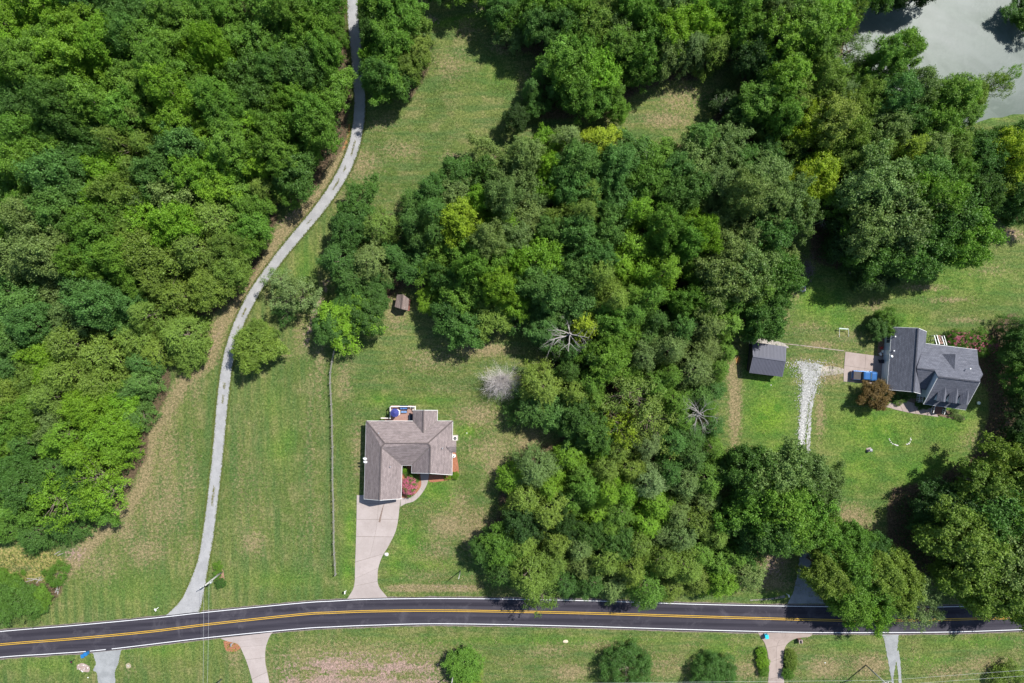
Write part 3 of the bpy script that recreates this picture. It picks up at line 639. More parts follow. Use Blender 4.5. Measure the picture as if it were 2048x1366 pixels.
KINDWORD = {'broad': 'broadleaf tree', 'big': 'oak', 'tall': 'tall tree', 'cedar': 'feathery cedar', 'spire': 'pointed pine', 'sparse': 'thin crowned tree', 'shrub': 'shrub', 'clipped': 'round bush'}
KINDGROUP = {'broad': 'broadleaf trees in the woods', 'big': 'big oaks', 'tall': 'tall trees in the woods', 'cedar': 'cedars', 'spire': 'pines', 'sparse': 'thin crowned trees', 'shrub': 'shrubs', 'clipped': 'clipped bushes'}
TREES = []
trnd = random.Random(11)
def plant(px, py, r, h, col, kind, label=None, zf=0.62, seed=None, cat=None, name=None, group=None):
    """px, py: where the crown's middle shows; r crown radius, h height in metres"""
    x, y, _ = G(px, py, h*zf); L = VAR[kind]
    cm, tm, a = L[trnd.randrange(len(L))]
    root = bpy.data.objects.new(name or KINDNAME[kind], None); COL.objects.link(root); root.location = (x, y, -0.03 if in_pond(px, py) < .5 else -.5)
    root.rotation_euler = (0, 0, trnd.uniform(0, 2*pi))
    c0 = PAL[ALB[col]]; v = trnd.uniform(.86, 1.14); hue = trnd.uniform(-.07, .07)
    rgba = (c0[0]*v*(1+hue), c0[1]*v, c0[2]*v*(1-hue), 1)
    for nm, me in (('crown', cm), ('trunk', tm)):
        o = bpy.data.objects.new(nm, me); COL.objects.link(o); o.parent = root
        o.scale = (r, r, h/a); o.color = rgba
    if label is None:
        size = 'broad' if r > 5.2 else ('slim' if r < 2.9 else ''); cw = ALB[col]
        label = ' '.join(f"{size} {cw} {KINDWORD[kind]} {relate(px, py)}".split())
    used_labels.setdefault(label, []).append(root)
    tag(root, label, cat or KINDCAT.get(kind, 'tree'), group or KINDGROUP[kind])
    TREES.append((px, py, r)); return root
def in_pond(px, py): return 1.0 if (in_poly([px],[py],POND)[0] and not in_poly([px],[py],POND_ISLE)[0]) else 0.0

# trees one can single out: (px, py, crown radius m, height m, colour, kind)
HAND = [
 # strip right of the gravel drive, top
 (754,8,3.3,11,'mid','broad'),(790,-12,4,13,'dark','broad'),(800,28,4.0,13,'mid','broad'),(750,62,3.2,10,'dark','broad'),(782,92,3.6,12,'mid','broad'),(828,52,3.0,10,'ol','broad'),(752,112,3.0,10,'bright','broad'),(772,148,3.8,12,'mid','tall'),(838,106,2.6,8,'pyg','broad'),(812,136,3.0,9,'ol','broad'),(790,172,2.8,9,'dark','broad'),(756,152,3.0,12,'dark','broad'),(855,85,2.0,7,'gg','sparse'),
 # beyond the top margin: they throw the shade over the meadow's top end
 (880,-34,3.6,8,'dark','broad'),(925,-38,3.8,9,'mid','broad'),(972,-30,3.5,10,'mid','broad'),
 # top woods
 (1002,22,3.4,9,'dark','broad'),(1060,12,3.6,13,'mid','broad'),(1026,62,3.0,8,'gg','broad'),(1075,48,3.2,12,'bg','broad'),(1110,5,3.6,13,'mid','broad'),(1125,50,3.4,12,'dark','broad'),(1158,15,3.4,13,'mid','broad'),(1190,50,3.6,12,'ol','broad'),(1212,8,3.6,13,'pyg','cedar'),(1240,55,4.0,13,'gg','broad'),(1265,12,3.6,13,'mid','broad'),(1300,35,3.8,14,'mid','broad'),(1345,10,3.6,13,'gg','broad'),(1340,62,4.0,13,'bright','broad'),(1290,95,4.0,14,'mid','broad'),(1235,98,3.4,12,'mid','tall'),(1390,48,3.6,13,'bright','broad'),(1380,100,3.6,11,'gg','cedar'),(1335,112,3.4,11,'gg','broad'),(1430,100,3.4,11,'ol','cedar'),(1408,10,3.6,13,'mid','broad'),(1440,55,3.2,12,'bright','broad'),
 (1120,110,4.0,13,'mid','tall'),(1165,92,4.2,14,'mid','broad'),(1088,140,2.4,11,'dark','spire'),(1062,175,2.6,11,'dark','spire'),(1150,140,4.2,14,'mid','broad'),(1108,182,2.0,8,'bg','cedar'),(1195,145,4.2,13,'bright','broad'),(1160,190,3.6,11,'mid','broad'),(1215,178,3.4,11,'mid','broad'),(1237,222,2.2,7,'mid','broad'),(1068,212,2.2,6,'dark','broad'),(1030,238,2.4,6,'deep','broad'),(1195,205,3,8,'mid','broad'),
 (1475,18,3.8,13,'mid','broad'),(1515,-5,4,13,'ol','broad'),(1500,62,3.8,13,'mid','broad'),(1550,25,4.0,14,'gg','broad'),(1555,78,4.2,14,'bright','tall'),(1598,12,4,14,'gg','broad'),(1600,55,4.2,15,'mid','tall'),(1640,40,4.2,15,'bright','tall'),(1648,88,3.8,14,'mid','tall'),(1690,45,3.2,13,'ol','sparse'),(1680,8,3.6,14,'dark','broad'),(1590,112,3.6,12,'mid','broad'),(1700,100,3.4,10,'pg','sparse'),(1645,128,3.2,11,'pg','sparse'),(1690,150,3.0,9,'mid','sparse'),(1500,118,3.4,10,'deep','broad'),(1540,130,3.6,11,'dark','broad'),
 (1450,205,2.8,5,'deep','broad'),(1530,205,4.0,14,'mid','tall'),(1570,165,3.8,14,'bright','tall'),(1600,200,3.6,14,'ol','tall'),(1560,238,3.2,12,'mid','broad'),(1640,170,3.6,13,'ol','broad'),(1675,190,3.4,13,'pg','broad'),(1615,250,4.0,13,'yg','broad'),(1580,285,3.2,10,'ol','broad'),(1665,245,4.2,14,'pyg','broad'),(1700,215,3.4,12,'ol','broad'),(1640,342,4.4,12,'yg','broad'),(1605,365,3.0,9,'yg','broad'),(1698,268,3.4,13,'ol','broad'),
 (1768,115,3.4,13,'mid','tall'),(1805,105,3.4,12,'mid','broad'),(1760,165,3.4,12,'dark','broad'),(1745,200,3.4,12,'ol','broad'),(1795,195,3.8,13,'bg','broad'),(1835,180,3.6,13,'gg','broad'),(1785,245,4.0,13,'gg','broad'),(1835,230,3.8,13,'bg','broad'),(1875,205,3.8,13,'mid','broad'),(1905,190,3.6,13,'mid','tall'),(1880,250,3.8,12,'mid','broad'),(1920,230,3.0,11,'mid','tall'),(1948,190,2.8,11,'ol','tall'),(1985,172,2.6,11,'ol','sparse'),(2010,158,1.8,10,'bright','sparse'),(1930,205,2.4,10,'bright','sparse'),
 (1765,292,3.6,11,'ol','cedar'),(1728,318,3.4,10,'dark','broad'),(1812,300,3.6,11,'yg','cedar'),(1855,300,3.6,11,'gg','broad'),(1898,300,3.6,11,'ol','broad'),(1850,345,4.2,13,'bg','broad'),(1905,345,3.4,11,'mid','broad'),
 (1745,375,6.0,15,'gg','big'),(1800,440,6.4,15,'gg','big'),(1735,450,5.6,14,'gg','big'),(1890,440,6.0,15,'dark','big'),(1860,400,4.6,14,'mid','big'),(1925,470,5.0,14,'mid','big'),(1830,490,5.4,13,'dark','big'),(1755,500,5.0,12,'dark','big'),(1700,412,4.0,12,'mid','broad'),(1690,480,4.2,10,'deep','broad'),(1795,530,4.0,8,'deep','broad'),(1725,540,3.6,8,'deep','broad'),
 (1962,292,3.4,11,'dark','broad'),(2008,282,3.6,11,'dark','broad'),(2050,285,3.6,12,'dark','broad'),(2020,315,4.0,13,'yg','broad'),(2055,318,4,13,'yg','broad'),(1960,325,3.8,11,'dark','broad'),(2005,365,3.8,12,'ol','broad'),(1960,375,3.6,10,'dark','broad'),(2045,380,4,12,'dark','broad'),(1990,405,3.2,8,'dark','broad'),(2040,420,3.4,9,'dark','broad'),(2050,20,2.8,5,'dark','broad'),(2068,30,3.0,6,'mid','broad'),
 (1790,-26,3.6,8,'deep','broad'),(1830,-30,3.6,8,'deep','broad'),(1735,-25,3.6,12,'dark','broad'),(1712,-5,3.2,11,'dark','broad'),(1868,-36,3.2,11,'deep','broad'),
 # right margin
 (2036,648,2.2,9,'dark','spire'),(2038,705,3.2,9,'dark','broad'),(2058,690,3.6,10,'dark','broad'),(2062,745,3.8,10,'mid','broad'),(2036,758,2.6,8,'dark','broad'),(2060,800,3.2,9,'deep','broad'),(2044,850,2.8,7,'deep','broad'),(2062,885,3.2,9,'dark','broad'),(2040,890,2.2,6,'deep','broad'),
 # lower right oaks
 (1978,968,4.8,12,'ol','big'),(2030,940,5.0,14,'ol','big'),(1926,1016,4.8,11,'deep','big'),(1985,1030,6.4,15,'dark','big'),(2045,1030,6.0,15,'mid','big'),(1925,1085,6.4,15,'ol','big'),(1995,1105,6.6,15,'gg','big'),(2050,1120,6,15,'dark','big'),(1955,1160,5.4,14,'ol','big'),(2015,1175,5.4,14,'ol','big'),(1868,1035,4.0,8,'deep','broad'),(2058,1185,4.6,13,'gg','big'),
 # oaks over the shaded track
 (1505,952,4.8,13,'dark','big'),(1560,940,5.0,13,'gg','big'),(1615,948,4.6,13,'gg','big'),(1640,985,4.2,12,'gg','big'),(1500,1010,5.0,13,'mid','big'),(1555,1005,5.2,14,'mid','big'),(1610,1020,5.0,13,'mid','big'),(1490,1055,4.4,11,'dark','broad'),(1545,1055,4.6,12,'dark','broad'),(1592,1062,4.0,11,'mid','broad'),(1640,1045,4.0,11,'mid','broad'),
 (1655,1095,4.0,11,'mid','broad'),(1700,1085,3.6,11,'mid','broad'),(1735,1095,3.4,11,'dark','broad'),(1648,1140,4.0,12,'ol','broad'),(1700,1135,4.4,13,'mid','broad'),(1755,1135,4.0,12,'ol','broad'),(1692,1180,4.2,12,'mid','broad'),(1742,1180,4.2,12,'mid','broad'),(1798,1140,4.0,12,'ol','broad'),(1800,1180,3.8,12,'ol','broad'),(1735,1222,3.4,10,'bright','broad'),(1705,1215,3,10,'mid','broad'),(1770,1215,3.4,10,'mid','sparse'),(1835,1185,3.8,11,'pg','sparse'),(1815,1225,3.4,10,'pg','sparse'),(1860,1222,2.2,8,'pg','sparse'),
 # single trees by the gravel drive
 (368,670,4.6,8.5,'ol','cedar'),(312,702,3.4,7,'ol','cedar'),(375,715,3.2,6,'ol','cedar'),(512,700,4.2,8.5,'ol','broad'),(518,668,3.0,7,'ol','broad'),(592,592,4.2,8,'pg','sparse'),(556,556,2.6,6.5,'pg','sparse'),(600,580,3.4,7,'gg','sparse'),(578,620,2.8,5,'dark','sparse'),
 (686,636,4.8,8,'bright','broad'),(668,655,3.4,6,'dark','broad'),(735,628,3.6,7.5,'dark','broad'),(700,600,3.0,7,'dark','broad'),(527,380,3.2,9,'ol','cedar'),(590,340,4.0,11,'dark','broad'),(435,440,5.2,12,'ol','cedar'),(355,510,5.4,13,'ol','sparse'),(300,515,5.0,13,'ol','broad'),(400,500,5.0,12,'ol','cedar'),
 (716,410,3.5,9,'dark','broad'),(698,458,3.5,9,'dark','broad'),(755,455,3.8,9,'ol','cedar'),(680,520,4.0,10,'dark','cedar'),(745,520,4.4,10,'gg','cedar'),(700,560,3.6,9,'dark','cedar'),(790,510,3.2,8,'dark','cedar'),(748,560,2.6,5.5,'dark','broad'),(1010,440,3.6,12,'bright','broad'),(1085,520,4.6,13,'bright','broad'),(1200,285,4.0,11,'yg','cedar'),(1000,520,3.8,11,'mid','broad'),(864,598,2.8,5.5,'bright','broad'),(975,628,4.2,8,'ol','broad'),(1060,622,4.0,8,'dark','broad'),(1170,650,4.0,10,'yg','cedar'),(920,450,4.0,12,'yg','broad'),(1395,330,4.6,13,'gg','broad'),(1450,300,4,12,'gg','broad'),
 (1440,560,5.6,14,'gg','big'),(1490,540,5.0,14,'gg','big'),(1540,470,4.4,13,'dark','broad'),(1550,560,4.4,12,'dark','big'),(1530,630,4.4,11,'dark','big'),(1495,470,3.8,12,'gg','cedar'),(1570,410,4.6,14,'gg','big'),(1530,360,4.4,13,'gg','broad'),
 (1085,775,4.8,11,'ol','cedar'),(1065,820,4.4,9,'dark','cedar'),(1260,790,5.0,13,'pyg','sparse'),(1300,840,4.8,13,'pyg','sparse'),(1240,850,4.4,12,'yg','sparse'),(1070,935,4.2,11,'gg','cedar'),(1050,1000,4.4,12,'ol','cedar'),(1095,1020,4.2,12,'ol','cedar'),(1005,1085,3.8,9,'mid','broad'),(975,1095,3.0,7,'dark','broad'),(1045,1085,4.0,12,'ol','cedar'),(1060,1150,4.6,12,'ol','cedar'),(1010,1150,3.6,9,'dark','cedar'),(1085,1190,3.6,10,'ol','sparse'),(1295,1175,4.2,11,'mid','cedar'),(1500,1150,4.2,9,'gg','cedar'),(1450,1165,3.4,8,'bright','cedar'),
 (1436,738,2.6,7,'mid','cedar'),(1428,782,2.6,7,'dark','cedar'),(1430,900,2.8,7,'mid','cedar'),(1428,858,2.4,6,'dark','cedar'),(1440,935,2.6,7,'dark','cedar'),(1452,705,2.4,6,'mid','cedar'),(1418,820,2.2,6,'mid','cedar'),(110,1000,4.4,13,'bright','sparse'),(190,960,4.6,12,'bright','sparse'),(215,985,4.0,10,'bright','sparse'),(170,1010,3.6,10,'mid','broad'),(120,1055,3.6,8,'dark','cedar'),(60,1075,3.6,8,'dark','cedar'),(200,870,4.6,12,'bright','cedar'),(232,850,3.4,10,'bright','broad'),
 (34,1203,3.6,6,'dark','broad'),(42,1222,3.0,4,'gg','cedar'),(72,1196,2.6,4,'mid','broad'),(12,1172,2.6,5,'mid','broad'),(0,1222,3.0,4.5,'gg','cedar'),(-6,1200,3.6,6,'dark','broad'),(76,1216,1.8,3,'dark','broad'),
]
for t in HAND: plant(*t)
CLEAR = [(803,604,8.5),(838,572,3.6),(780,640,3.0),(830,655,2.5),(1143,668,2.2),(1405,835,2.2),(1010,764,4.2),(1535,720,3.6),(1050,690,2.0)]
TREES += CLEAR
# fill of the two big woods, coloured and typed after what the photo shows near each place
def fill(poly, field, n_try, dmin, seed, hfun):
    r = random.Random(seed); x0, x1 = min(p[0] for p in poly), max(p[0] for p in poly); y0, y1 = min(p[1] for p in poly), max(p[1] for p in poly)
    c = 0
    for _ in range(n_try):
        px, py = r.uniform(x0, x1), r.uniform(y0, y1)
        if not in_poly([px], [py], poly)[0]: continue
        f = min(field, key=lambda q: hypot(q[0]-px, q[1]-py)*r.uniform(.75, 1.3))
        rad = f[4]*r.uniform(.85, 1.18)
        if seg_dist(np.array([px]), np.array([py]), poly+[poly[0]])[0] < rad*8.6: continue
        if any(hypot(px-a, py-b_) < dmin*(rad+q)*10 for a, b_, q in TREES): continue
        edge = min(1, seg_dist(np.array([px]), np.array([py]), poly+[poly[0]])[0]/110.0)
        plant(px, py, rad, hfun(px, py)*(.54+.46*edge)*r.uniform(.74, 1.2), f[2], f[3]); c += 1
    return c
LWF = [(100,60,'bright','tall',3.6),(30,40,'bright','tall',3.6),(250,30,'bg','broad',3.6),(330,100,'mid','tall',3.6),(430,60,'mid','tall',3.6),(550,60,'mid','tall',3.6),(650,60,'mid','broad',3.4),(640,150,'mid','broad',3.6),(560,150,'dark','broad',3.6),(420,100,'bright','broad',3.2),(100,140,'mid','tall',3.8),(180,120,'bright','tall',3.8),(350,230,'bright','tall',3.6),(450,200,'mid','tall',3.6),(500,280,'bright','tall',3.8),(600,230,'mid','broad',3.4),(670,220,'bg','broad',3.2),(230,210,'mid','tall',3.8),(160,260,'dark','broad',3.6),(60,210,'bg','broad',3.6),(20,190,'bright','cedar',3.4),(60,290,'mid','broad',3.6),(280,300,'ol','cedar',3.6),(330,340,'bg','broad',3.6),(420,330,'bright','tall',3.8),(480,330,'mid','tall',3.6),(200,380,'bright','broad',4.0),(130,390,'bg','broad',3.8),(40,400,'mid','broad',3.8),(250,430,'ol','broad',3.8),(320,400,'gg','broad',3.4),(320,450,'bright','broad',3.6),(380,400,'gg','broad',4),(100,470,'gg','broad',4.2),(60,560,'bg','broad',4.2),(160,560,'bg','broad',4.0),(200,500,'mid','broad',3.8),(240,560,'mid','broad',3.8),(300,600,'ol','cedar',3.8),(450,490,'ol','broad',3.4),(480,450,'mid','broad',3.2),(40,660,'bg','broad',4.2),(120,620,'gg','broad',4.0),(230,640,'bg','broad',4.0),(180,690,'ol','cedar',4.6),(240,720,'ol','cedar',4.4),(110,720,'bright','broad',3.8),(60,780,'ol','broad',4.0),(150,770,'ol','cedar',4.2),(280,760,'bg','cedar',3.2),(20,840,'mid','broad',4.0),(110,830,'gg','broad',3.8),(180,820,'bright','broad',3.8),(60,890,'dark','cedar',3.6),(140,900,'bright','cedar',3.6),(60,950,'dark','broad',3.4),(30,1020,'mid','cedar',3.6),(90,1040,'dark','cedar',3.2)]
def h_left(px, py): return 16.5 - max(0, (py-300))/800*6.5
print('left fill', fill(LEFT_WOODS, LWF, 9000, .56, 21, h_left))
MWF = [(900,360,'dark','broad',3.4),(900,420,'gg','broad',3.8),(850,450,'dark','cedar',3.6),(950,380,'bright','broad',3.2),(960,320,'dark','broad',3.4),(1030,290,'gg','broad',3.6),(1100,270,'pg','cedar',3.6),(1130,290,'gg','cedar',3.4),(1090,330,'bright','broad',3.2),(1150,350,'bg','broad',3.2),(1060,390,'gg','broad',3.8),(970,480,'gg','broad',3.8),(1130,420,'ol','broad',3.6),(1180,400,'ol','cedar',3.4),(1230,370,'bg','broad',3.6),(1290,340,'mid','broad',3.6),(1350,280,'mid','broad',3.8),(1300,290,'bg','broad',3.2),(1430,270,'bg','broad',3.4),(1480,290,'dark','broad',3.4),(1350,360,'bg','broad',3.6),(1300,400,'ol','cedar',3.8),(1270,440,'bright','cedar',3.6),(1380,430,'bright','broad',3.4),(1450,400,'gg','broad',3.8),(1500,420,'gg','broad',3.8),(1180,470,'bg','broad',3.8),(1220,500,'bg','broad',3.4),(1150,520,'bg','broad',3.2),(1270,530,'bright','cedar',3.8),(1330,500,'mid','broad',3.6),(1210,580,'ol','cedar',3.4),(900,500,'mid','broad',3.6),(870,560,'dark','broad',3.6),(940,560,'mid','broad',3.6),(1010,580,'bright','broad',3.4),(1100,590,'bg','broad',3.2),(900,640,'dark','broad',3.6),(1280,620,'mid','cedar',3.4),(1350,600,'mid','broad',3.6),(1230,660,'mid','broad',3.4),(1330,660,'dark','cedar',3.4),(1390,680,'gg','cedar',3.6),(1440,680,'mid','cedar',3.6),(1300,720,'gg','cedar',3.4),(1370,740,'gg','cedar',3.8),(1220,720,'mid','broad',3.2),(1160,740,'dark','cedar',3.4),(1120,760,'ol','cedar',3.4),(1170,800,'mid','cedar',3.4),(1430,760,'dark','cedar',3.4),(1350,790,'mid','cedar',3.2),(1410,870,'dark','cedar',3.4),(1180,860,'dark','broad',3.6),(1130,870,'bg','broad',3.4),(1240,920,'ol','cedar',3.4),(1360,910,'dark','cedar',3.6),(1420,930,'mid','cedar',3.4),(1180,920,'bright','cedar',3.2),(1130,960,'bright','cedar',3.4),(1170,970,'mid','cedar',3.4),(1230,980,'bright','cedar',3.4),(1300,950,'pg','cedar',3.4),(1350,990,'gg','cedar',3.8),(1400,1000,'gg','cedar',3.6),(1190,1030,'bright','cedar',3.6),(1140,1050,'deep','broad',3.0),(1240,1050,'mid','cedar',3.2),(1300,1030,'bright','cedar',3.4),(1360,1070,'gg','cedar',3.6),(1420,1060,'ol','cedar',3.4),(1110,1100,'ol','cedar',3.6),(1160,1110,'gg','cedar',3.2),(1200,1090,'dark','broad',3.2),(1150,1160,'dark','cedar',3.4),(1210,1160,'gg','cedar',3.6),(1240,1130,'ol','cedar',3.4),(1290,1120,'ol','cedar',3.4),(1340,1150,'ol','cedar',3.6),(1390,1140,'ol','cedar',3.4),(1420,1120,'mid','cedar',3.4),(1500,1100,'mid','cedar',3.2)]
def h_mid(px, py): return 11.5 + (2 if py < 600 else 0) - (1.0 if py > 950 else 0)
print('mid fill', fill(MID_WOODS, MWF, 9000, .53, 22, h_mid))
n_extra = fill(TOP_WOODS, [(1500,300,'dark','broad',3.0),(1650,420,'deep','broad',3.0),(1300,60,'mid','broad',3.2),(1750,250,'ol','broad',3)], 3500, .62, 23, lambda x, y: 9)
n_extra += fill([(2100,830),(2060,850),(2040,910),(1900,965),(1860,1000),(1850,1100),(1900,1190),(2100,1190)], [(1950,1000,'dark','broad',3.4)], 1500, .62, 24, lambda x, y: 9)
n_extra += fill(DRIVE_WOODS[:3]+[(1600,1060),(1480,1060)], [(1550,1000,'dark','broad',3.0)], 900, .62, 25, lambda x, y: 8)
print('trees', len(TREES), 'extra', n_extra)

# undergrowth and ivy between the stems: a mass nobody could count
def scatter_pts(polys, n, seed, shrink_h=6.0, inset=6):
    r = np.random.default_rng(seed); out = []
    k = 1-shrink_h/H
    for poly in polys:
        A = np.array(poly, float); lo, hi = A.min(0), A.max(0); lo = np.maximum(lo, -60); hi = np.minimum(hi, [2110, 1420])
        m = int(n*(hi-lo).prod()/4e5)
        q = r.uniform(lo, hi, (m, 2)); q = q[in_poly(q[:,0], q[:,1], poly)]; q = q[seg_dist(q[:,0], q[:,1], poly+[poly[0]]) > inset]; out.append(q)
    q = np.concatenate(out); return (q[:,0]-1024)*k+1024, (q[:,1]-683)*k+683
def foliage_mass(name, px, py, zlo, zhi, size, seed, m, color, kind='stuff', clump=5, spread=.5):
    r = np.random.default_rng(seed); n = len(px)
    c = np.stack([(px-1024)*.1, (683-py)*.1, zlo+(zhi-zlo)*r.random(n)**1.5], 1)
    pos = np.repeat(c, clump, 0) + r.normal(size=(n*clump, 3))*spread*np.array([1, 1, .5]); pos[:,2] = np.maximum(pos[:,2], .05)
    nr = unit(r.normal(size=(n*clump, 3))*.5+np.array([0, 0, 1.0])); ax = unit(r.normal(size=(n*clump, 3)))
    l = r.uniform(.6, 1.3, n*clump)*size; v = leaves_np(pos, nr, ax, l, l*.7, r)
    me = np_mesh(name, v, np.arange(len(v)).reshape(-1, 4), 4)
    a = me.attributes.new('tone', 'FLOAT', 'FACE'); a.data.foreach_set('value', r.random(len(pos)).astype(np.float32))
    me.materials.append(m); o = bpy.data.objects.new(name, me); COL.objects.link(o); o.color = (*color, 1); o['kind'] = kind; return o
px, py = scatter_pts([LEFT_WOODS, MID_WOODS, TOP_WOODS, TOP_PATCH, RIGHT_WOODS, CORNER_WOODS], 11000, 5, 6.0, 26)
keep = (in_poly(px, py, POND) == False)
print('undergrowth', len(px))
foliage_mass('undergrowth', px[keep], py[keep], .2, 3.2, .34, 5, M_LEAF, (0.034,0.070,0.018))
px, py = scatter_pts([[(-20,1112),(60,1100),(125,1095),(118,1130),(95,1165),(60,1165),(-20,1175)]], 16000, 6, 0, 2)
foliage_mass('tall_weeds', px, py, .1, .5, .28, 6, M_LEAF, (0.105,0.125,0.042), clump=3, spread=.2)
# ------------------------------------------------------------------ buildings
def shingle_mat(name, c1, c2, stain, row=0.16):
    m, nt, b = new_mat(name)
    uv = nt.nodes.new("ShaderNodeUVMap"); uv.uv_map = 'UVMap'
    geo = nt.nodes.new("ShaderNodeNewGeometry"); P = geo.outputs["Position"]
    br = nt.nodes.new("ShaderNodeTexBrick"); br.inputs["Scale"].default_value = 1.0
    br.inputs["Brick Width"].default_value = 0.42; br.inputs["Row Height"].default_value = row*1.6; br.inputs["Mortar Size"].default_value = 0.014
    br.inputs["Color1"].default_value = (*c1, 1); br.inputs["Color2"].default_value = (*c2, 1); br.inputs["Mortar"].default_value = (*[c*.55 for c in c1], 1)
    br.inputs["Bias"].default_value = 0.0; nt.links.new(uv.outputs[0], br.inputs["Vector"])
    mp = nt.nodes.new("ShaderNodeMapping"); mp.inputs["Scale"].default_value = (0.35, 2.2, 1.0); nt.links.new(uv.outputs[0], mp.inputs["Vector"])
    wv = noise_mul(nt, mp.outputs[0], 1.6, 4, .6, .6); n1 = noise_mul(nt, P, 0.6, 6, .7, .5); n2 = noise_mul(nt, P, 4.5, 4, .8)
    col = mix_n(nt, 1.0, br.outputs["Color"], mix_n(nt, maprange(nt, wv, .35, .65), (.84,.84,.84), (1.15,1.14,1.13)), 'MULTIPLY')
    col = mix_n(nt, maprange(nt, n1, .52, .75, 0, .5), col, stain)
    col = mix_n(nt, 1.0, col, mix_n(nt, n2, (.80,.80,.80), (1.2,1.2,1.2)), 'MULTIPLY')
    nt.links.new(col, b.inputs["Base Color"]); b.inputs["Roughness"].default_value = 0.9; b.inputs["Specular IOR Level"].default_value = 0.2
    bp = nt.nodes.new("ShaderNodeBump"); bp.inputs["Strength"].default_value = 0.5; bp.inputs["Distance"].default_value = 0.03
    nt.links.new(math_n(nt, 'ADD', n2, br.outputs["Fac"]), bp.inputs["Height"]); nt.links.new(bp.outputs["Normal"], b.inputs["Normal"])
    return m
M_SHTAN = shingle_mat('tan_shingles', (0.185,0.152,0.147), (0.24,0.198,0.192), (0.125,0.104,0.102))
M_SHGRY = shingle_mat('slate_shingles', (0.095,0.10,0.122), (0.125,0.13,0.155), (0.075,0.078,0.092))
M_SHBRN = shingle_mat('brown_shingles', (0.17,0.13,0.115), (0.22,0.175,0.155), (0.12,0.09,0.08))
M_WHITE = mat('white_trim', (0.74,0.74,0.72), 0.6, 0.06, 3.0)
M_SIDING = mat('beige_siding', (0.60,0.52,0.42), 0.8, 0.08, 2.0)
M_SIDESHADE = mat('shade_blue_siding', (0.50,0.56,0.62), 0.8, 0.08, 2.0)  # blue cast of the walls in shade is put into the siding colour
M_GLASS = mat('window_glass', (0.05,0.07,0.09), 0.12, 0.2, 1.0, spec=0.6)
M_DARK = mat('dark_opening', (0.03,0.03,0.035), 0.8, 0.2, 2.0)
M_GUTTER = mat('aluminium_gutter', (0.62,0.62,0.62), 0.45, 0.08, 3.0)
M_BLACK = mat('black_plastic', (0.02,0.02,0.022), 0.5, 0.2, 3.0)
M_STEEL = mat('dull_steel', (0.45,0.46,0.47), 0.4, 0.1, 4.0, metal=0.6)

def roof_obj(name, V, faces, m, parent, thick=0.2, label=None):
    """V: dict key -> (photo x, photo y, height); faces: lists of keys. One closed roof sheet with thickness and slope-wise UVs"""
    keys = list(V); idx = {k: i for i, k in enumerate(keys)}; top = np.array([G(*V[k]) for k in keys])
    n = len(keys); F = []
    for f in faces:
        q = [idx[k] for k in f]; p = top[q]; ar = sum(p[i][0]*p[(i+1)%len(q)][1]-p[(i+1)%len(q)][0]*p[i][1] for i in range(len(q)))
        F.append(q if ar > 0 else q[::-1])
    cnt = {}
    for f in F:
        for a, c in zip(f, f[1:]+f[:1]): cnt[(a, c)] = 1
    sides = [(a, c) for (a, c) in cnt if (c, a) not in cnt]
    vs = np.vstack([top, top-np.array([0, 0, thick])])
    allf = F + [[i+n for i in reversed(f)] for f in F] + [[a, a+n, c+n, c] for a, c in sides]
    me = bpy.data.meshes.new(name); off = origin(parent) if parent is not None else 0
    me.from_pydata((vs-off).tolist(), [], allf); me.update()
    uvl = me.uv_layers.new(name='UVMap')
    for pi_, p in enumerate(me.polygons):
        nrm = np.array(p.normal); h = np.cross([0, 0, 1.0], nrm)
        if np.linalg.norm(h) < 1e-3: h = np.array([1.0, 0, 0])
        h /= np.linalg.norm(h); s = np.cross(nrm, h)
        for li in p.loop_indices:
            co = vs[me.loops[li].vertex_index]; uvl.data[li].uv = (float(co @ h), float(co @ s))
    me.materials.append(m); o = bpy.data.objects.new(name, me); COL.objects.link(o)
    if parent is not None: o.parent = parent
    if label: o['label'] = label
    return o
def edge_strip(name, a, c, m, parent, w=0.22, h=0.07, lift=0.04):
    A = np.array(G(*a)); C = np.array(G(*c)); A[2] += lift; C[2] += lift
    return obj(name, MB().bar(A, C, w, h), m, parent)
def ridge_caps(a, c, m, parent, step=0.9):
    """overlapping cap shingles along a ridge or hip"""
    A = np.array(G(*a)); C = np.array(G(*c)); L = np.linalg.norm(C-A); n = max(1, int(L/step)); mb = MB()
    for i in range(n):
        p = A+(C-A)*(i/n); q = A+(C-A)*((i+.94)/n); mb.bar(p+[0,0,.03], q+[0,0,.06], .27, .05)
    return obj('ridge_cap', mb, m, parent)
def gutter(pts, parent, m=None, drop=-0.10, w=0.09):
    mb = MB()
    for a, c in zip(pts[:-1], pts[1:]):
        A = np.array(G(*a)); C = np.array(G(*c)); A[2] += drop; C[2] += drop; mb.bar(A, C, w, .12)
    return obj('gutter', mb, m or M_WHITE, parent)
def walls(poly, z0, z1, m, parent, name='wall'):
    """poly in metres, one mesh per wall face run"""
    return obj(name, MB().prism(poly, z0, z1), m, parent)
def inset(poly, d):
    P2 = [np.array(p, float) for p in poly]; ar = sum(P2[i][0]*P2[(i+1)%len(P2)][1]-P2[(i+1)%len(P2)][0]*P2[i][1] for i in range(len(P2)))
    if ar < 0: P2 = P2[::-1]
    out = []
    for i in range(len(P2)):
        a, b_, c = P2[i-1], P2[i], P2[(i+1) % len(P2)]; e1 = (b_-a)/np.linalg.norm(b_-a); e2 = (c-b_)/np.linalg.norm(c-b_)
        n1 = np.array([-e1[1], e1[0]]); n2 = np.array([-e2[1], e2[0]]); k = n1+n2; k = k/max(k@k, .2)*2
        out.append(tuple(b_+k*d))
    return out
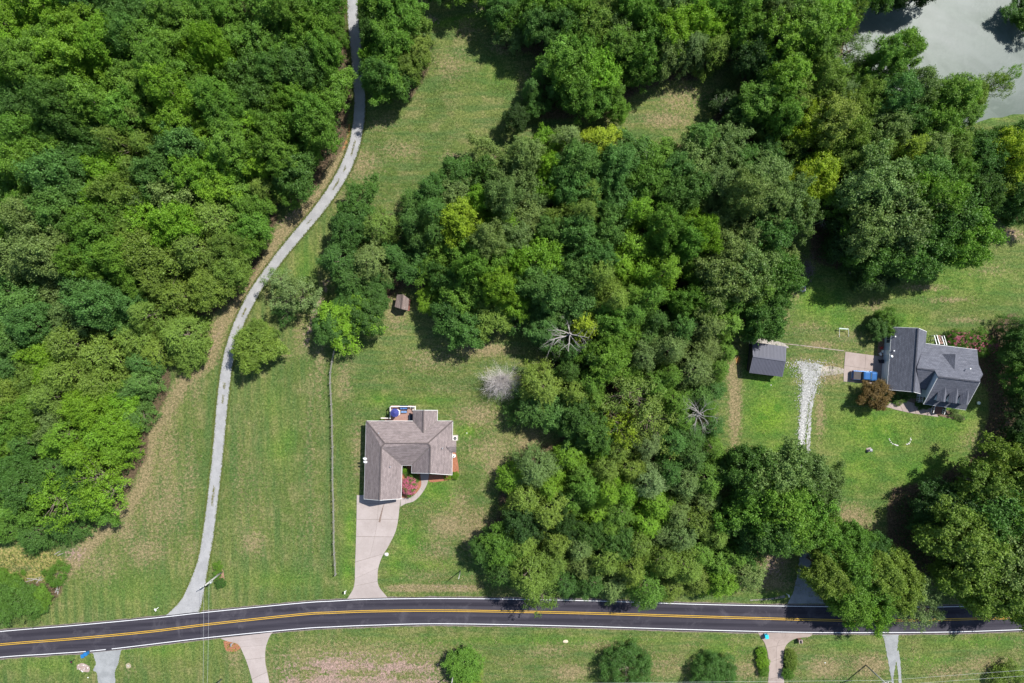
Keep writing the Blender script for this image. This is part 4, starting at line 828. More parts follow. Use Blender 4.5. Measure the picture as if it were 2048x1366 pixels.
def window(c, rz, w, h, parent, name='window'):
    """c: centre on the wall face; rz: direction the wall runs"""
    f = obj(name, MB().box(c, (w+.16, .10, h+.16), rz), M_WHITE, parent)
    nx, ny = -sin(rz), cos(rz)
    for s in (-1, 1):
        for sd in (1, -1):
            pass
    g = MB()
    for s in (-1, 1):
        cx = c[0]+cos(rz)*s*w/4; cy = c[1]+sin(rz)*s*w/4; g.box((cx, cy, c[2]), (w/2-.05, .13, h-.04), rz)
    obj('pane', g, M_GLASS, f); return f

# ---- tan-roofed ranch house
HX, HY, _ = G(815, 910)
house = thing('ranch_house', 'tan shingle roofed ranch house with deck at the head of the pale concrete driveway', 'house', (HX, HY, 0))
e, r1, r2 = 2.8, 5.35, 4.2
V = {'A':(732.4,841.9,e),'B':(825.8,841.9,e),'Gw':(825.8,820.3,e),'Gr':(847.4,820.3,r2),'Gre':(846.2,866,r2),'Gne':(875.0,820.6,e),'Gse':(874.6,841.9,e),'NE':(905.5,841.9,e),
     'R1':(769.4,886.8,r1),'R2':(855.3,886.8,r1),'R3':(861.2,892.7,r1),'R4':(859.5,946.8,r1),'Rg1':(762.7,894.4,r1),'Rg2':(759.3,1000.6,r1),
     'SW':(728.2,998.0,e),'SE':(802.3,997.4,e),'N1':(804,930.6,e),'N2':(823.3,930.6,e),'N3':(823.3,945.9,e),'SEe':(904,949.9,e)}
rf = roof_obj('roof', V, [['A','SW','Rg2','Rg1','R1'],['A','R1','R2','NE','Gse','Gre','B'],['Gw','B','Gre','Gr'],['Gr','Gre','Gse','Gne'],['R1','Rg1','N1','N2','R3','R2'],['Rg1','Rg2','SE','N1'],['R3','N2','N3','R4'],['R2','R3','R4','SEe','NE']], M_SHTAN, house)
VB = {'a':(893,893.6,3.75),'b':(912.6,893.2,3.6),'c':(912.4,881,e+.02),'d':(898,881,e+.35),'f':(912.4,905,e+.02),'g':(901,904.8,e+.3)}
roof_obj('side_roof', VB, [['a','d','c','b'],['a','b','f','g']], M_SHTAN, house, .14)
for a, c in (('A','R1'),('R1','R2'),('NE','R2'),('R2','R3'),('R3','R4'),('Rg1','Rg2'),('R1','Rg1'),('Gr','Gre')): ridge_caps(V[a], V[c], M_SHTAN if (a,c) != ('Gr','Gre') else M_SHTAN, rf)
M_VALLEY = mat('valley_flashing', (0.13,0.11,0.10), 0.7, 0.2, 3.0)
for a, c in (('Rg1','N1'),('R3','N2'),('B','Gre'),('Gse','Gre')): edge_strip('valley', V[a], V[c], M_VALLEY, rf, .16, .03, .012)
gutter([V['A'],V['SW']], house); gutter([V['N1'],V['N2'],V['N3']], house); gutter([V['SE'],V['N1']], house); gutter([V['NE'],V['SEe']], house); gutter([V['A'],V['B']], house); gutter([V['Gse'],V['NE']], house); gutter([V['Gne'],V['Gse']], house)
foot = [G(*V[k])[:2] for k in ('A','SW','SE','N1','N2','N3','SEe','NE','Gse','Gne','Gw','B')]
foot = inset(foot, 0.38)
walls(foot, 0, e-0.12, M_SIDING, house)
# gable ends
def gable(a, r, c, m, parent, d=0.3, base=None):
    A, R, C = [np.array(G(*q)) for q in (a, r, c)]; mid = (A+C)/2
    inward = np.array([d, 0, 0]); return A, R, C
def gable_wall(a, r, c, shift, m, parent):
    A, R, C = [np.array(G(*q))+np.array([*shift, -.22]) for q in (a, r, c)]
    k = .93; M0 = (A+C)/2; A = M0+(A-M0)*k; C = M0+(C-M0)*k; R = R+np.array([0, 0, -.12])
    t = np.array([*shift, 0]); t = t/np.linalg.norm(t)*.12
    vs = [A, C, R, A+t, C+t, R+t]; return obj('gable_wall', MB().add(vs, [(0,1,2),(3,5,4),(0,3,4,1),(1,4,5,2),(2,5,3,0)]), m, parent)
gable_wall(V['SW'], V['Rg2'], V['SE'], (0, .38), M_SIDING, house)
gable_wall(V['Gw'], V['Gr'], V['Gne'], (0, -.38), M_SIDING, house)
gable_wall(V['N3'], V['R4'], V['SEe'], (0, .38), M_SIDING, house)
# porch hood under the east gable, trims
edge_strip('fascia', V['SW'], V['Rg2'], M_WHITE, house, .06, .2, -.1); edge_strip('fascia', V['Rg2'], V['SE'], M_WHITE, house, .06, .2, -.1)
edge_strip('fascia', V['N3'], V['R4'], M_WHITE, house, .06, .2, -.1); edge_strip('fascia', V['R4'], V['SEe'], M_WHITE, house, .06, .2, -.1)
edge_strip('fascia', V['Gw'], V['Gr'], M_WHITE, house, .06, .2, -.1); edge_strip('fascia', V['Gr'], V['Gne'], M_WHITE, house, .06, .2, -.1)
# garage doors and panels on the south face
sy = foot and min(p[1] for p in foot)
gx0, gx1 = G(*V['SW'])[0]+.38, G(*V['SE'])[0]-.38
gd = obj('garage_door', MB().box(((gx0+gx1)/2, sy-.03, 1.1), (4.9, .12, 2.2)), M_WHITE, house)
for i in range(4): obj('panel', MB().box(((gx0+gx1)/2, sy-.11, .3+i*.54), (4.8, .05, .48)), M_WHITE, gd)
ex = G(*V['SEe'])[0]-.38
for yy in (-18.3, -21.5, -24.0): window((ex+.02, yy, 1.5), pi/2, 1.1, 1.2, house)
wx = G(*V['A'])[0]+.38
for yy in (-18.5, -22.0, -26.0): window((wx-.02, yy, 1.5), pi/2, 1.0, 1.2, house)
nyy = G(*V['A'])[1]-.38
for xx in (-26.8,): window((xx, nyy+.02, 1.5), 0, 1.2, 1.2, house)
sd_ = obj('door', MB().box((-22.8, nyy+.02, 1.75), (1.6, .12, 2.0)), M_WHITE, house); obj('pane', MB().box((-22.8, nyy+.07, 1.8), (1.3, .08, 1.6)), M_GLASS, sd_)
window(((G(*V['Gw'])[0]+G(*V['Gne'])[0])/2, G(*V['Gw'])[1]-.36, 1.6), 0, 1.6, 1.3, house)
fd = obj('door', MB().box((G(*V['N3'])[0]+2.1, G(*V['N3'])[1]+.34, 1.1), (1.0, .1, 2.1)), mat('red_door', (0.25,0.05,0.04), 0.6), house); obj('handle', MB().box((G(*V['N3'])[0]+2.45, G(*V['N3'])[1]+.26, 1.05), (.05, .08, .16)), M_STEEL, fd)
# vents on the roof
for (x, y, h) in ((781,933,4.4),(885.5,896,4.3),(758,866,4.1)):
    c = G(x, y, h); obj('roof_vent', MB().lathe((c[0], c[1], c[2]-.1), [(.07,0),(.07,.35),(.11,.36),(.11,.42)], 8), M_STEEL, house)
# two satellite dishes on the west eave
for (x, y, lab) in ((730,917.3,'upper white satellite dish on the west eave of the tan house'), (730.8,923.8,'lower white satellite dish on the west eave of the tan house')):
    c = np.array(G(x, y, 3.25)); t = thing('satellite_dish', lab, 'satellite dish', (c[0], c[1], 2.85), 'satellite dishes on the eave')
    mb = MB(); nrm = unit(np.array([-.1, -.45, 1.0])); a = unit(np.cross(nrm, [0, 1.0, 0])); b2 = np.cross(nrm, a); vs = [c-nrm*.06]
    for k in range(14): vs.append(c+a*.40*cos(k*2*pi/14)+b2*.30*sin(k*2*pi/14))
    vs2 = [v-nrm*.04 for v in vs]; mb.add(vs+vs2, [(0,1+k,1+(k+1)%14) for k in range(14)]+[(15,16+(k+1)%14,16+k) for k in range(14)]+[(1+k,16+k,16+(k+1)%14,1+(k+1)%14) for k in range(14)])
    obj('dish', mb, M_WHITE, t, smooth=False); obj('mast', MB().tube([(c[0], c[1], 2.8), tuple(c-nrm*.06)], .03, 6), M_STEEL, t); obj('arm', MB().tube([tuple(c-b2*.3), tuple(c+nrm*.35-b2*.2)], .015, 5), M_STEEL, t)
# air conditioner
c = G(910, 876.7, .9); t = thing('air_conditioner', 'boxy outdoor air conditioner with round black fan by the east wall of the tan house', 'air conditioner', (c[0], c[1], 0))
obj('case', MB().box((c[0], c[1], .45), (.82, .82, .86)), mat('cream_metal', (0.62,0.60,0.56), 0.6), t, bevel=.02)
obj('fan_grille', MB().lathe((c[0], c[1], .88), [(.32,0),(.32,.03),(.22,.05)], 16), M_BLACK, t); obj('hub', MB().lathe((c[0], c[1], .93), [(.08,0),(.08,.03)], 10), M_STEEL, t)
for k in range(8): obj('guard_bar', MB().bar((c[0], c[1], .945), (c[0]+.33*cos(k*pi/4), c[1]+.33*sin(k*pi/4), .935), .012), M_STEEL, t)
obj('pad', MB().box((c[0], c[1], .0), (1.1, 1.1, .14)), M_CONC, t)
# round white tank lid beside it
c = G(907.5, 912, .5); t = thing('white_tank', 'round white tank with dark cap on the red mulch east of the tan house', 'tank', (c[0], c[1], 0))
obj('body', MB().lathe((c[0], c[1], 0), [(.33,0),(.38,.1),(.38,.4),(.30,.55),(.15,.6)], 18), M_WHITE, t, smooth=True); obj('cap', MB().lathe((c[0], c[1], .58), [(.13,0),(.13,.07),(.05,.09)], 12), M_BLACK, t)

# deck
dk = thing('deck', 'raised reddish wooden deck with white railing on the north side of the tan house', 'deck', (*G(803, 828)[:2], 0))
dz = 1.0; x0, y0, _ = G(781.5, 811.5, dz); x1, y1, _ = G(828.5, 846, dz)
M_DECK = mat('red_brown_decking', (0.27,0.165,0.135), 0.8, 0.18, 2.0); M_RAIL = mat('cream_railing', (0.66,0.63,0.57), 0.6, 0.06)
n = 24
for i in range(n):
    yy = y1+(y0-y1)*(i+.5)/n; obj('plank', MB().box(((x0+x1)/2, yy, dz-.02), (x1-x0, (y0-y1)/n-.012, .04)), M_DECK, dk)
obj('rim_joist', MB().box(((x0+x1)/2, y0+.03, dz-.14), (x1-x0+.06, .05, .22)).box((x0-.03, (y0+y1)/2, dz-.14), (.05, y0-y1, .22)), M_DECK, dk)
for xx in np.linspace(x0+.1, x1-.1, 4):
    obj('support_post', MB().box((xx, y0-.1, dz/2-.13), (.12, .12, dz-.26)), M_DECK, dk)
def railing(p, q, z, parent, hgt=.95, m=M_RAIL, gap=.22):
    p, q = np.array(p, float), np.array(q, float); L = np.linalg.norm(q-p)
    obj('top_rail', MB().bar((*p, z+hgt), (*q, z+hgt), .14, .05), m, parent); obj('bottom_rail', MB().bar((*p, z+.12), (*q, z+.12), .06, .04), m, parent)
    bl = MB(); k = int(L/gap)
    for i in range(1, k): w_ = p+(q-p)*i/k; bl.box((*w_, z+hgt/2+.05), (.035, .035, hgt-.15))
    o = obj('balusters', bl, m, parent); o['kind'] = 'stuff'
    for w_ in (p, q): obj('post', MB().box((*w_, z+hgt/2), (.13, .13, hgt+.1)), m, parent)
ysteps = G(0, 836.0, dz)[1]
railing((x0+.06, y0-.06), (x1-.7, y0-.06), dz, dk); railing((x0+.06, y0-.06), (x0+.06, ysteps), dz, dk)
xr = G(831.5, 0, dz)[0]
railing((xr, y0-.06), (xr, y0-1.0), dz, dk); obj('corner_rail', MB().bar((x1-.7, y0-.06, dz+.95), (xr, y0-.06, dz+.95), .14, .05), M_RAIL, dk)
xs0 = G(764, 0, .3)[0]
railing((x0+.06, ysteps), (xs0, ysteps+.0), .35, dk, .9)
for i in range(4):
    obj('step', MB().box((x0-.2-.32*i, ysteps-.55, dz-.2*(i+1)), (.32, 1.0, .05)), M_DECK, dk)
# umbrella: navy octagonal canopy
ux, uy, _ = G(789, 826, dz+2.3); t = thing('patio_umbrella', 'open navy blue patio umbrella over the table at the west end of the deck', 'umbrella', (ux, uy, dz))
M_NAVY = mat('navy_canvas', (0.035,0.04,0.17), 0.8, 0.18, 1.5); z = dz+2.35
for k in range(8):
    a0, a1 = (k+.5)*pi/4, (k+1.5)*pi/4; R = .88
    p0 = (ux+R*cos(a0), uy+R*sin(a0), z-.42); p1 = (ux+R*cos(a1), uy+R*sin(a1), z-.42); tp = (ux, uy, z)
    obj('canopy_panel', MB().add([p0, p1, tp, (p0[0], p0[1], p0[2]-.03), (p1[0], p1[1], p1[2]-.03), (ux, uy, z-.03)], [(0,1,2),(3,5,4),(0,3,4,1)]), M_NAVY, t)
    obj('rib', MB().tube([(ux,uy,z-.09), (p0[0]*.97+ux*.03, p0[1]*.97+uy*.03, p0[2]-.07)], .012, 4), M_WHITE, t)
obj('pole', MB().tube([(ux, uy, dz), (ux, uy, z+.1)], .025, 8), M_STEEL, t); obj('base', MB().lathe((ux, uy, dz), [(.25,0),(.25,.06),(.05,.1)], 12), M_BLACK, t)
t = thing('patio_table', 'pale round patio table peeking from under the navy umbrella', 'table', (ux+.15, uy, dz))
obj('table_top', MB().lathe((ux+.25, uy-.05, dz+.70), [(.62,0),(.62,.04)], 20), M_WHITE, t)
for k in range(4): obj('leg', MB().tube([(ux+.25+.4*cos(k*pi/2+.7), uy-.05+.4*sin(k*pi/2+.7), dz), (ux+.25+.35*cos(k*pi/2+.7), uy-.05+.35*sin(k*pi/2+.7), dz+.7)], .02, 6), M_STEEL, t)
M_CUSH = mat('blue_cushion', (0.055,0.13,0.32), 0.85, 0.25, 5.0); M_CUSHL = mat('light_blue_cushion', (0.14,0.24,0.42), 0.85, 0.2, 5.0)
M_WICK = mat('dark_wicker', (0.03,0.035,0.06), 0.8, 0.3, 8.0)
def seat(name, label, px, py, w, d, nc, cm, back=True):
    x, y, _ = G(px, py, dz+.5); t = thing(name, label, 'sofa' if back else 'ottoman', (x, y, dz)); z = dz
    obj('frame', MB().box((x, y, z+.18), (w, d, .26)), M_WICK, t, bevel=.02)
    for i in range(nc):
        cx = x-w/2+(i+.5)*w/nc; obj('seat_cushion', MB().box((cx, y-.04, z+.38), (w/nc-.05, d-.16, .15)), cm, t, bevel=.03)
        if back: obj('back_cushion', MB().box((cx, y+d/2-.12, z+.58), (w/nc-.06, .16, .36)), cm, t, bevel=.03)
    if back:
        obj('backrest', MB().box((x, y+d/2-.02, z+.5), (w, .06, .5)), M_WICK, t)
        for s in (-1, 1): obj('armrest', MB().box((x+s*(w/2-.04), y, z+.42), (.08, d, .3)), M_WICK, t, bevel=.01)
    return t
seat('outdoor_sofa', 'blue cushioned outdoor sofa against the north railing of the deck', 807.5, 815, 1.55, .75, 3, M_CUSH)
seat('ottoman', 'light blue cushioned double ottoman in the middle of the deck', 807.7, 823.5, 1.15, .5, 2, M_CUSHL, False)
for (px, py, lab, mm) in ((821.4,814.3,'small cream side table by the sofa on the deck', M_SIDING), (827,819.8,'small cream side table at the deck corner by the roof edge', M_SIDING)):
    x, y, _ = G(px, py, dz+.45); t = thing('side_table', lab, 'side table', (x, y, dz))
    obj('table_top', MB().box((x, y, dz+.45), (.36, .42, .04)), mm, t)
    for sx_ in (-1, 1):
        for sy_ in (-1, 1): obj('leg', MB().box((x+sx_*.15, y+sy_*.17, dz+.21), (.03, .03, .43)), mm, t)
x, y, _ = G(826, 814, dz+.9); t = thing('grill', 'small steel grill in the north east corner of the deck', 'grill', (x, y, dz))
obj('firebox', MB().box((x, y, dz+.55), (.55, .4, .3)), M_BLACK, t, bevel=.03); obj('lid', MB().lathe((x, y, dz+.7), [(.24,0),(.2,.12),(.05,.18)], 12), M_STEEL, t, smooth=True); obj('handle', MB().bar((x-.12, y-.22, dz+.8), (x+.12, y-.22, dz+.8), .03), M_STEEL, t)
for s in (-1, 1): obj('leg', MB().box((x+s*.2, y, dz+.2), (.04, .3, .4)), M_BLACK, t)
x, y, _ = G(821.0, 835.3, dz+.45); t = thing('hot_tub', 'dark rectangular tub cover beside the roof edge on the deck', 'hot tub', (x, y, dz))
obj('cover', MB().box((x, y, dz+.22), (.72, 1.1, .42)), mat('dark_navy_vinyl', (0.012,0.02,0.035), 0.5, .2), t, bevel=.03); obj('fold', MB().box((x, y, dz+.45), (.03, 1.0, .03)), M_BLACK, t)

# ---- grey house with dormers
house2 = thing('dormer_house', 'grey roofed house with three dormers and a double garage wing', 'house', (*G(1860, 745)[:2], 0))
g3, g6 = 3.0, 5.9
W = {'W1':(1784.2,654.1,g3),'W2':(1774.3,779,g3),'Rn':(1836.3,656.0,g6),'Rs':(1827.2,784,g6),'E1':(1853.4,663.1,g3),'E2':(1842.6,788,g3)}
gw = roof_obj('garage_roof', W, [['W1','W2','Rs','Rn'],['Rn','Rs','E2','E1']], M_SHGRY, house2)
ridge_caps(W['Rn'], W['Rs'], M_SHGRY, gw)
U = {'N1':(1848.8,686.6,2.96),'NE':(1954.2,699.5,3.0),'MR2':(1960.4,763.8,7.0),'MR1':(1876.0,753.6,7.0),'C2':(1869.2,740.6,6.15),'C1':(1833.5,736.4,6.1),'K1':(1852.6,798,3.7),'K2':(1936.2,808,3.7),'P1':(1847,807.8,2.9),'P2':(1931.8,819.8,2.9),'C3':(1852.0,780,3.3),'C4':(1838.6,777.5,3.3)}
mr = roof_obj('main_roof', U, [['N1','NE','MR2','MR1','C2','C1'],['MR1','MR2','K2','K1'],['K1','K2','P2','P1'],['C1','C2','C3','C4']], M_SHGRY, house2)
ridge_caps(U['MR1'], U['MR2'], M_SHGRY, mr); ridge_caps(U['C1'], U['C2'], M_SHGRY, mr)
nd = {'a':(1910.9,708,5.6),'b':(1909.1,738.6,5.9),'c':(1881.5,708.2,3.95),'d':(1919,711.6,3.95)}
roof_obj('rear_dormer_roof', nd, [['a','c','b'],['a','b','d']], M_SHGRY, house2, .12)
sb = {'a':(1950,747.5,5.0),'b':(1966,749.2,4.9),'c':(1956.5,727.5,4.1),'d':(1959.6,760,4.5),'f':(1952,761,5.0)}
roof_obj('side_porch_roof', sb, [['a','c','b'],['a','b','d','f']], M_SHGRY, house2, .12)
gutter([W['W1'],W['W2']], house2); gutter([U['N1'],U['NE']], house2); gutter([U['P1'],U['P2']], house2); gutter([W['E1'],(1850.2,686,g3)], house2)
for a, c in (('W2','Rs'),('Rs','E2'),('W1','Rn'),('Rn','E1')): edge_strip('fascia', W[a], W[c], M_WHITE, house2, .06, .2, -.12)
for a, c in (('MR1','K1'),('K1','P1'),('K2','MR2')): edge_strip('fascia', U[a], U[c], M_WHITE, house2, .06, .2, -.12)
gf = inset([G(*W[k])[:2] for k in ('W1','W2','E2','E1')], .35)
walls(gf, 0, g3-.15, M_SIDESHADE, house2)
mf = inset([G(*U[k])[:2] for k in ('N1','K1','K2','NE')], .35)
walls(mf, 0, g3-.2, M_SIDESHADE, house2)
def gable_wall2(keys, D, m, parent, inn):
    P_ = [np.array(G(*D[k]))+np.array([*inn, -.25]) for k in keys]; P_ += [np.array([P_[-1][0], P_[-1][1], 2.7]), np.array([P_[0][0], P_[0][1], 2.7])]
    t = np.array([*inn, 0]); t = t/np.linalg.norm(t)*.12; n = len(P_)
    return obj('gable_wall', MB().add(P_+[p+t for p in P_], [tuple(range(n)), tuple(reversed(range(n, 2*n)))]+[(i, (i+1)%n, n+(i+1)%n, n+i) for i in range(n)]), m, parent)
gable_wall2(['C2','MR1','K1'], U, M_SIDESHADE, house2, (.35, .04)); gable_wall2(['NE','MR2','K2'], U, M_SIDESHADE, house2, (-.35, -.04))
gable_wall2(['W2','Rs','E2'], W, M_SIDESHADE, house2, (.04, .35)); gable_wall2(['W1','Rn','E1'], W, M_SIDESHADE, house2, (-.04, -.35))
th = radians(-7.4)
def dorm(px, py, k):
    """dormer whose front-left lower corner shows at px, py"""
    w_ = 1.42; zt = 5.0; zr = 5.75; d_ = obj('dormer', MB(), M_WHITE, house2) if False else None
    x, y, _ = G(px, py, zt); cr, sr = cos(th), sin(th)
    def T(u, v, z): return (x+u*cr-v*sr, y+u*sr+v*cr, z)
    body = MB().add([T(0,0,3.5), T(w_,0,3.5), T(w_,0,zt-.04), T(w_/2,0,zr-.06), T(0,0,zt-.04), T(0,2.4,3.5), T(w_,2.4,3.5), T(w_,2.4,zt-.04), T(w_/2,2.4,zr-.06), T(0,2.4,zt-.04)],
                    [(0,1,2,3,4),(9,8,7,6,5),(0,4,9,5),(1,6,7,2),(2,7,8,3),(3,8,9,4),(0,5,6,1)])
    d = obj('dormer', body, M_SIDESHADE, house2)  # white cheek walls, with the blue of their shade in the colour
    r_ = MB()
    for s in (0, 1):
        a = T(w_/2, -.15, zr); b_ = T(w_/2, 3.0, zr); c = T(w_*s+(.14 if s else -.14), 2.2, zt-.1); dd = T(w_*s+(.14 if s else -.14), -.15, zt-.1)
        r_.add([a, b_, c, dd]+[(p[0], p[1], p[2]-.08) for p in (a, b_, c, dd)], [(0,1,2,3),(7,6,5,4),(0,3,7,4),(3,2,6,7),(2,1,5,6),(1,0,4,5)])
    o = obj('dormer_roof', r_, M_SHGRY, d); uvl = o.data.uv_layers.new(name='UVMap')
    for li, l in enumerate(o.data.loops): co = o.data.vertices[l.vertex_index].co; uvl.data[li].uv = (co.y, co.x)
    f = obj('window', MB().box(T(w_/2, -.03, 4.4), (.8, .1, 1.0), th), M_WHITE, d); f2 = None
for q in ((1875.2,800.4),(1898.6,803.3),(1920.2,806.3)): dorm(*q, 0)
# west wall: two garage doors, lamp, bin
wl = [np.array(G(*W['W1'])[:2]), np.array(G(*W['W2'])[:2])]; dirw = unit(wl[1]-wl[0]); nw = np.array([dirw[1], -dirw[0]]); nw = nw if nw[0] < 0 else -nw
rzw = atan2(dirw[1], dirw[0])
def onwest(t, off=0.0): p = wl[0]+dirw*t-nw*(.35-off); return p
for tt in (9.2,):
    p = onwest(tt, .03); gd2 = obj('garage_door', MB().box((p[0], p[1], 1.15), (4.9, .10, 2.3), rzw), M_WHITE, house2)
    for i in range(4): p2 = onwest(tt, .09); obj('panel', MB().box((p2[0], p2[1], .32+i*.55), (4.8, .05, .5), rzw), M_WHITE, gd2)
p = onwest(5.0, .03); obj('door', MB().box((p[0], p[1], 1.05), (.95, .1, 2.1), rzw), M_WHITE, house2)
p = onwest(2.4, .03); window((p[0], p[1], 1.5), rzw, 1.4, 1.2, house2)
# pipes and a dish on the roof
for (x, y, h, l, mm) in ((1788.5,673,3.3,.5,M_STEEL),(1786,701.5,3.3,.5,M_STEEL),(1935.4,737,6.1,.9,M_WHITE)):
    c = G(x, y, h); obj('roof_pipe', MB().lathe((c[0], c[1], c[2]-.15), [(.10,0),(.07,.05),(.07,l),(.13,l+.01),(.13,l+.08)], 9), mm, house2)
c = np.array(G(1782.6,713,3.5)); t = thing('satellite_dish', 'white satellite dish on the west gutter of the grey garage wing', 'satellite dish', (c[0], c[1], 3.0))
obj('dish', MB().lathe((c[0], c[1], c[2]), [(.30,.10),(.2,.03),(.02,0),(.2,-.02),(.30,.06)], 14), M_WHITE, t, smooth=True); obj('mast', MB().tube([(c[0], c[1], 2.9), tuple(c)], .03, 6), M_STEEL, t)
# front porch: steps and white rails
pr = thing('front_steps', 'dark front steps with white railings under the grey house dormers', 'steps', (*G(1875, 815)[:2], 0))
cx, cy, _ = G(1875, 817.5, .4); cr, sr = cos(th), sin(th)
def TT(u, v, z): return (cx+u*cr-v*sr, cy+u*sr+v*cr, z)
M_BRICK = mat('brick_steps', (0.19,0.10,0.075), 0.9, 0.3, 4.0)
for i in range(3): obj('step', MB().box(TT(0, -.1-.35*i, .42-.16*i), (1.7, .36, .14), th), M_BRICK, pr)
obj('landing', MB().box(TT(0, .75, .46), (2.2, 1.3, .14), th), M_BRICK, pr)
def rail3(p, q, parent, m=M_WHITE):
    p = np.array(p, float); q = np.array(q, float)
    obj('top_rail', MB().bar(p+[0,0,.9], q+[0,0,.9], .10, .06), m, parent); obj('bottom_rail', MB().bar(p+[0,0,.15], q+[0,0,.15], .06, .05), m, parent)
    for k in np.linspace(0, 1, 5): w_ = p+(q-p)*k; obj('baluster', MB().box((w_[0], w_[1], w_[2]+.5), (.07, .07, .95)), m, parent)
for s in (-1, 1): rail3(TT(s*1.1, 1.0, .4), TT(s*1.1, -.9, .1), pr)
sr_ = thing('side_steps', 'short white railed steps in the notch between garage wing and front porch', 'steps', (*G(1842, 799)[:2], 0))
a = np.array(G(1838.5, 790, .9)); b_ = np.array(G(1837.5, 804.5, .9)); a[2] = b_[2] = .05; rail3(a, b_, sr_); a = np.array(G(1845.5, 790, .9)); b_ = np.array(G(1845, 804.5, .9)); a[2] = b_[2] = .05; rail3(a, b_, sr_)
for i in range(3): p = G(1841.5, 793+i*4, .2); obj('step', MB().box((p[0], p[1], .40-.14*i), (.9, .38, .13), th), M_CONC2, sr_)
# back deck stairs with white rails
bs = thing('back_stairs', 'reddish back stairs between two pairs of white rails north of the grey house', 'stairs', (*G(1880, 679)[:2], 0))
for i in range(5): p = G(1878.5+i*1.2, 672.5+i*3.4, .2*i+.2); obj('step', MB().box((p[0], p[1], .2+.2*i), (1.0, .34, .06), th+.15), mat('stair_wood', (0.30,0.19,0.15), .9) if i == 0 else bpy.data.materials['stair_wood'], bs)
for (xa, ya, xb, yb_) in ((1868.5,671,1873.5,689),(1873.5,670,1879,689),(1883.5,673,1889,690),(1888,671.5,1893.5,690.5)):
    a = np.array(G(xa, ya, 1.0)); b_ = np.array(G(xb, yb_, 1.7)); obj('rail', MB().bar(a, b_, .11, .07), M_WHITE, bs)
    for k in (0, .5, 1): w_ = a+(b_-a)*k; obj('post', MB().box((w_[0], w_[1], w_[2]/2), (.08, .08, w_[2])), M_WHITE, bs)

# ---- dark metal barn
barn = thing('metal_barn', 'dark ribbed metal roofed barn beside the white gravel track', 'barn', (*G(1535, 718)[:2], 0))
M_METAL = mat('charcoal_roof_metal', (0.085,0.087,0.110), 0.6, 0.06, 1.0, spec=.3)
M_BARNW = mat('dark_barn_siding', (0.05,0.05,0.055), 0.7, 0.2, 2.0)
B_ = {'NW':(1504.7,683.8,2.5),'NE':(1572.7,693.3,2.5),'RW':(1505.7,712.3,3.55),'RE':(1571.7,721.8,3.55),'SW':(1498.4,745.6,2.5),'SE':(1565,753.8,2.5)}
BP = {k: np.array(G(*v)) for k, v in B_.items()}
# keep the two slopes true rectangles
def panels(a, b_, c, d, n, parent):
    """a-b the ridge line, d-c the eave line; n sheets with raised ribs"""
    for i in range(n):
        t0, t1 = i/n, (i+.985)/n
        q = [a+(b_-a)*t0, a+(b_-a)*t1, d+(c-d)*t1, d+(c-d)*t0]; nrm = unit(np.cross(q[1]-q[0], q[3]-q[0])); nrm = nrm if nrm[2] > 0 else -nrm
        mb = MB().add(q+[p-nrm*.05 for p in q], [(0,1,2,3),(7,6,5,4),(0,4,5,1),(1,5,6,2),(2,6,7,3),(3,7,4,0)])
        for k in (.02, .35, .68):
            p0 = q[0]+(q[1]-q[0])*k+nrm*.02; p1 = q[3]+(q[2]-q[3])*k+nrm*.02; mb.bar(p0, p1, .06, .05)
        obj('roof_panel', mb, M_METAL, parent)
panels(BP['RW'], BP['RE'], BP['NE'], BP['NW'], 8, barn); panels(BP['RW'], BP['RE'], BP['SE'], BP['SW'], 8, barn)
obj('ridge_cap', MB().bar(BP['RW']+[0,0,.06], BP['RE']+[0,0,.06], .32, .05), M_METAL, barn)
bf_ = inset([tuple(BP[k][:2]) for k in ('NW','SW','SE','NE')], .3); walls(bf_, 0, 2.4, M_BARNW, barn)
for ka, kr, kc, sgn in (('NW','RW','SW',1),('NE','RE','SE',-1)):
    A, R, C = BP[ka].copy(), BP[kr].copy(), BP[kc].copy(); mid = (A+C)/2; A = mid+(A-mid)*.92; C = mid+(C-mid)*.92
    for p in (A, R, C): p[0] += .3*sgn; p[2] -= .12
    vs = [A, R, C, np.array([C[0], C[1], 2.3]), np.array([A[0], A[1], 2.3])]; vs += [p+np.array([.1*sgn, 0, 0]) for p in vs]
    obj('gable_wall', MB().add(vs, [(0,1,2,3,4),(9,8,7,6,5),(0,5,6,1),(1,6,7,2),(2,7,8,3),(3,8,9,4),(4,9,5,0)]), M_BARNW, barn)
p = (BP['NE']+BP['SE'])/2; obj('door', MB().box((p[0]-.28, p[1], 1.1), (.1, 2.6, 2.2), radians(-7)), M_DARK, barn)

# ---- small brown shed by the wood
shed = thing('garden_shed', 'small brown shingled shed at the edge of the wood', 'shed', (*G(803, 607)[:2], 0))
S = {'a':(793.5,589.2,2.1),'b':(815.8,594.3,2.1),'r0':(791.5,597,2.75),'r1':(817.5,602,2.75),'c':(789.2,615.9,2.0),'d':(815.8,620.6,2.0)}
S = {'a':(794.3,589.2,2.0),'c':(789.2,613.5,2.0),'r0':(806,588.8,2.75),'r1':(802.4,618.0,2.75),'b':(818.0,597.5,2.0),'d':(815.6,620.8,2.0)}
roof_obj('roof', S, [['a','c','r1','r0'],['r0','r1','d','b']], M_SHBRN, shed, .12); ridge_caps(S['r0'], S['r1'], M_SHBRN, shed)
sf = inset([G(*S[k])[:2] for k in ('a','c','d','b')], .2); walls(sf, 0, 1.95, mat('brown_boards', (0.13,0.09,0.07), .85, .25), shed)
obj('block_base', MB().prism(inset(sf, -.25), -.02, .12), mat('red_block', (0.20,0.08,0.06), .9, .3), shed)
p = (np.array(sf[1])+np.array(sf[2]))/2; obj('door', MB().box((p[0], p[1], .95), (.9, .14, 1.7), radians(-12)), M_BARNW, shed)
